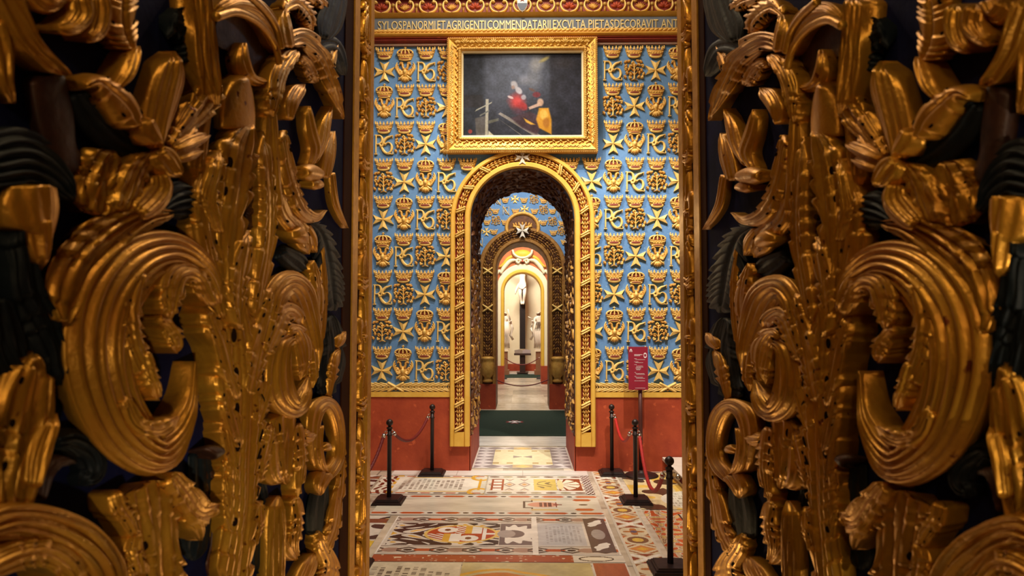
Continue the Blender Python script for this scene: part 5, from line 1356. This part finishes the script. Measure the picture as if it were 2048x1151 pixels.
 ('gilded_knob', 'G', [(622, 368, 6), (636, 368, 12), (648, 372, 5)], dict(h0=.10, flutes=0, bulge=.04)),
 # -- middle right
 (A, 'G', [(560, 385, 12), (574, 425, 24), (598, 455, 22), (612, 490, 14), (616, 508, 5)], dict(h0=.06, flutes=3, lobes=3)),
 ('gilded_knob', 'G', [(592, 455, 8), (604, 470, 14), (612, 488, 8)], dict(h0=.09, flutes=0, bulge=.04)),
 (A, 'G', [(614, 450, 8), (626, 475, 10), (631, 505, 4)], dict(h0=.07, flutes=1)),
 (A, 'G', [(625, 520, 5), (634, 560, 12), (638, 610, 12), (632, 660, 5)], dict(h0=.07, flutes=1, lobes=3)),
 (A, 'G', [(645, 490, 3), (650, 560, 6), (648, 630, 7), (640, 700, 5)], dict(h0=.06, flutes=1, lobes=4)),
 # -- far scroll
 ('scroll_band', 'G', [(528, 690, 10), (545, 630, 18), (558, 590, 24), (582, 568, 28), (606, 585, 28), (622, 635, 22), (632, 690, 15), (634, 740, 7)], dict(h0=.08, flutes=6, vein=.007, bulge=.035)),
 (A, 'G', [(530, 712, 12), (550, 665, 22), (572, 625, 26), (594, 632, 16), (600, 655, 6)], dict(h0=.10, flutes=3, lobes=4)),
 ('scroll_band', 'G', [(590, 672, 12), (568, 690, 18), (562, 740, 24), (570, 790, 28), (594, 815, 22), (610, 790, 14), (615, 752, 6)], dict(h0=.09, flutes=5, vein=.008, bulge=.035)),
 (A, 'G', [(572, 668, 10), (592, 660, 18), (606, 690, 18), (608, 735, 12), (600, 760, 5)], dict(h0=.11, flutes=2, lobes=3)),
 (A, 'G', [(620, 650, 6), (627, 695, 10), (630, 745, 9), (624, 775, 4)], dict(h0=.09, flutes=1, lobes=4)),
 # -- console under the far scroll
 (A, 'G', [(572, 822, 32), (571, 870, 30), (568, 920, 22), (572, 968, 7)], dict(h0=.06, flutes=5, lobes=3, depth=.3, vein=.008)),
 (A, 'G', [(548, 880, 8), (545, 930, 14), (552, 958, 14), (564, 964, 5)], dict(h0=.07, flutes=1)),
 (A, 'G', [(598, 845, 12), (602, 895, 15), (602, 940, 12), (594, 1000, 4)], dict(h0=.08, flutes=2, lobes=4)),
 (A, 'G', [(604, 870, 10), (618, 872, 16), (632, 866, 6)], dict(h0=.07, flutes=1)),
 (A, 'G', [(553, 1180, 16), (556, 1110, 17), (557, 1050, 16), (556, 990, 12)], dict(h0=.06, flutes=5, vein=.006)),
 (A, 'G', [(592, 990, 12), (596, 1040, 14), (590, 1090, 12), (594, 1118, 4)], dict(h0=.07, flutes=2, lobes=4)),
 (A, 'G', [(566, 1075, 6), (578, 1105, 12), (590, 1120, 5)], dict(h0=.07, flutes=1)),
 # -- small scroll at the edge
 ('scroll_band', 'G', [(632, 935, 6), (628, 870, 10), (636, 822, 14), (656, 806, 15), (673, 826, 13), (682, 870, 10), (680, 915, 9), (662, 948, 12), (646, 968, 8)], dict(h0=.07, flutes=3, vein=.006, bulge=.03)),
 ('gilded_knob', 'G', [(648, 888, 6), (655, 893, 10), (661, 900, 5)], dict(h0=.08, flutes=0, bulge=.04)),
 (A, 'G', [(644, 850, 4), (640, 890, 7), (646, 930, 8), (656, 945, 4)], dict(h0=.09, flutes=1)),
 (A, 'G', [(655, 944, 15), (643, 970, 12), (640, 990, 4)], dict(h0=.07, flutes=3)),
 (A, 'G', [(686, 890, 5), (684, 950, 9), (676, 1005, 13), (668, 1055, 15), (650, 1100, 12), (634, 1130, 5)], dict(h0=.06, flutes=3, lobes=5, depth=.3)),
 (A, 'G', [(636, 1060, 6), (644, 1090, 18), (660, 1125, 24), (655, 1170, 26)], dict(h0=.06, flutes=3, lobes=3)),
 (A, 'G', [(605, 1165, 14), (622, 1130, 14), (628, 1105, 5)], dict(h0=.07, flutes=2)),
 (A, 'G', [(672, 694, 4), (683, 680, 10), (689, 662, 5)], dict(h0=.05, flutes=1)),
 (A, 'G', [(659, 796, 5), (666, 755, 10), (673, 715, 9), (678, 695, 3)], dict(h0=.06, flutes=2, lobes=3)),
]
MM = {'G': GOLD, 'D': DARKL, 'B': DARKB}
for nm, side in (('left', -1), ('right', 1)):
    jt = thing('carved_jamb_panel', 'gilded wood panel of carved acanthus scrolls on dark ground, filling the %s of the picture' % nm, 'carved panel', 'carved panels either side of the opening')
    X = side*WJ
    y_a = onX(706 if side < 0 else warpR(706, 0)[0], 575, X).y
    y_b = onX(340+0 if False else (1045-300 if side < 0 else 1045+311), 575, X).y
    def yy(off, h=0.0): return onX(1045+side*off, 575, side*(WJ-h)).y
    o_far0, o_far1, o_n0, o_n1, o_b = (301, 307.5, 330, 340, 362) if side < 0 else (315, 323, 344.5, 355, 372)
    hf = .014; Yend = yy(o_far0, hf)
    mb = MB(); a, b = sorted((X, X+side*.04)); mb.box(a, b, .55, yy(o_b), .6, 5.2, BLUEG); mb.build('blue_ground', jt)
    mb = MB(); a, b = sorted((X-side*.006, X+side*.04)); mb.box(a, b, yy(o_b), yy(o_n1, hf), .6, 5.2, EDGEB); mb.build('brown_border', jt)
    mb = MB(); a, b = sorted((X-side*hf, X+side*.04)); mb.box(a, b, yy(o_n1, hf), yy(o_n0, hf), .6, 5.2, FILLET); mb.build('gilded_fillet', jt)
    mb = MB(); a, b = sorted((X+side*.012, X+side*.04)); mb.box(a, b, yy(o_n0, hf), yy(o_far1, hf), .6, 5.2, EDGEB); mb.build('brown_band', jt)
    mb = MB(); a, b = sorted((X-side*hf, X+side*.04)); mb.box(a, b, yy(o_far1, hf), Yend, .6, 5.2, FILLET); mb.build('gilded_fillet', jt)
    # crowned fleurs-de-lis down the narrow band
    ya, yb = yy(o_n0-1), yy(o_far1+7); yc = (ya+yb)/2; hw = (yb-ya)/2*.86
    fr = lambda u, v, h: (X-side*(h-.012), u, v)
    per = (onX(1045+side*320, 535, X).z-onX(1045+side*320, 775, X).z)
    zt0 = onX(1045+side*320, 500, X).z
    for j in range(-4, 5):
        z0 = zt0-j*per
        if z0 < .9 or z0 > 5.0: continue
        mb = MB()
        for s in (-1, -.4, .4, 1): mb.stroke([(yc, z0, .008), (yc+s*hw*.7, z0-.07, .016), (yc+s*hw*.9, z0-.15, .016)], fr, GOLD, .035, nseg=8)
        for kx in range(2): mb.stroke([(yc-hw, z0-.155-kx*.03, .012), (yc, z0-.17-kx*.03, .014), (yc+hw, z0-.155-kx*.03, .012)], fr, GOLD, .035, nseg=8)
        mb.lump(yc, z0+.015, .022, .022, 0, .035, fr, GOLD); mb.build('carved_crown', jt)
        mb = MB(); zf = z0-.34
        mb.lump(yc, zf, .10, hw*.38, PI/2, .035, fr, GOLD, .6, 12)
        for s in (-1, 1): mb.stroke([(yc+s*hw*.15, zf-.06, .02), (yc+s*hw*.65, zf-.045, .034), (yc+s*hw*.85, zf-.10, .028), (yc+s*hw*.6, zf-.15, .012)], fr, GOLD, .03, nseg=10)
        mb.stroke([(yc-hw*.5, zf-.115, .012), (yc+hw*.5, zf-.115, .012)], fr, GOLD, .04, nseg=4); mb.lump(yc, zf-.17, .07, hw*.25, PI/2, .03, fr, GOLD, .3)
        mb.build('fleur_de_lis', jt)
        mb = MB(); zt_ = zf-.26
        for q_ in range(6): s = 1 if q_ % 2 else -1; mb.lump(yc+s*hw*.4, zt_-q_*.045, .045, .02, PI/2+s*.6, .03, fr, GOLD, .4)
        mb.stroke([(yc-hw*.5, zt_+.06, .012), (yc+hw*.5, zt_+.03, .012), (yc-hw*.4, zt_-.05, .01), (yc+hw*.5, zt_-.15, .01), (yc, zt_-.28, .01)], fr, GOLD, .03, nseg=20)
        mb.build('carved_tassel', jt)
    for (n_, m_, P_, kw) in DESIGN:
        leaf(side, n_, jt, P_, MM[m_], **kw)
    for (pp, h0_, r_b) in (([(430, 34, 4), (470, 24, 4), (506, 38, 4), (532, 62, 4), (551, 94, 4), (559, 128, 4)], .11, .011), ([(497, -10, 4), (530, 22, 4), (552, 56, 4), (562, 96, 4)], .12, .011)):
        rim(side, 'bell_rim', jt, pp, GOLD, h0_, r_b)
    # masonry of the near arch pier behind the panel
    mb = MB(); a, b = sorted((X+side*.04, X+side*3.2)); mb.box(a, b, -1.2, Yend-.002, 0, 5.6, PLAST)
    mb.box(*sorted((X, X+side*.04)), -1.2, Yend-.002, 0, .6, EDGEB)
    struct(mb.build('wall_near_'+nm))
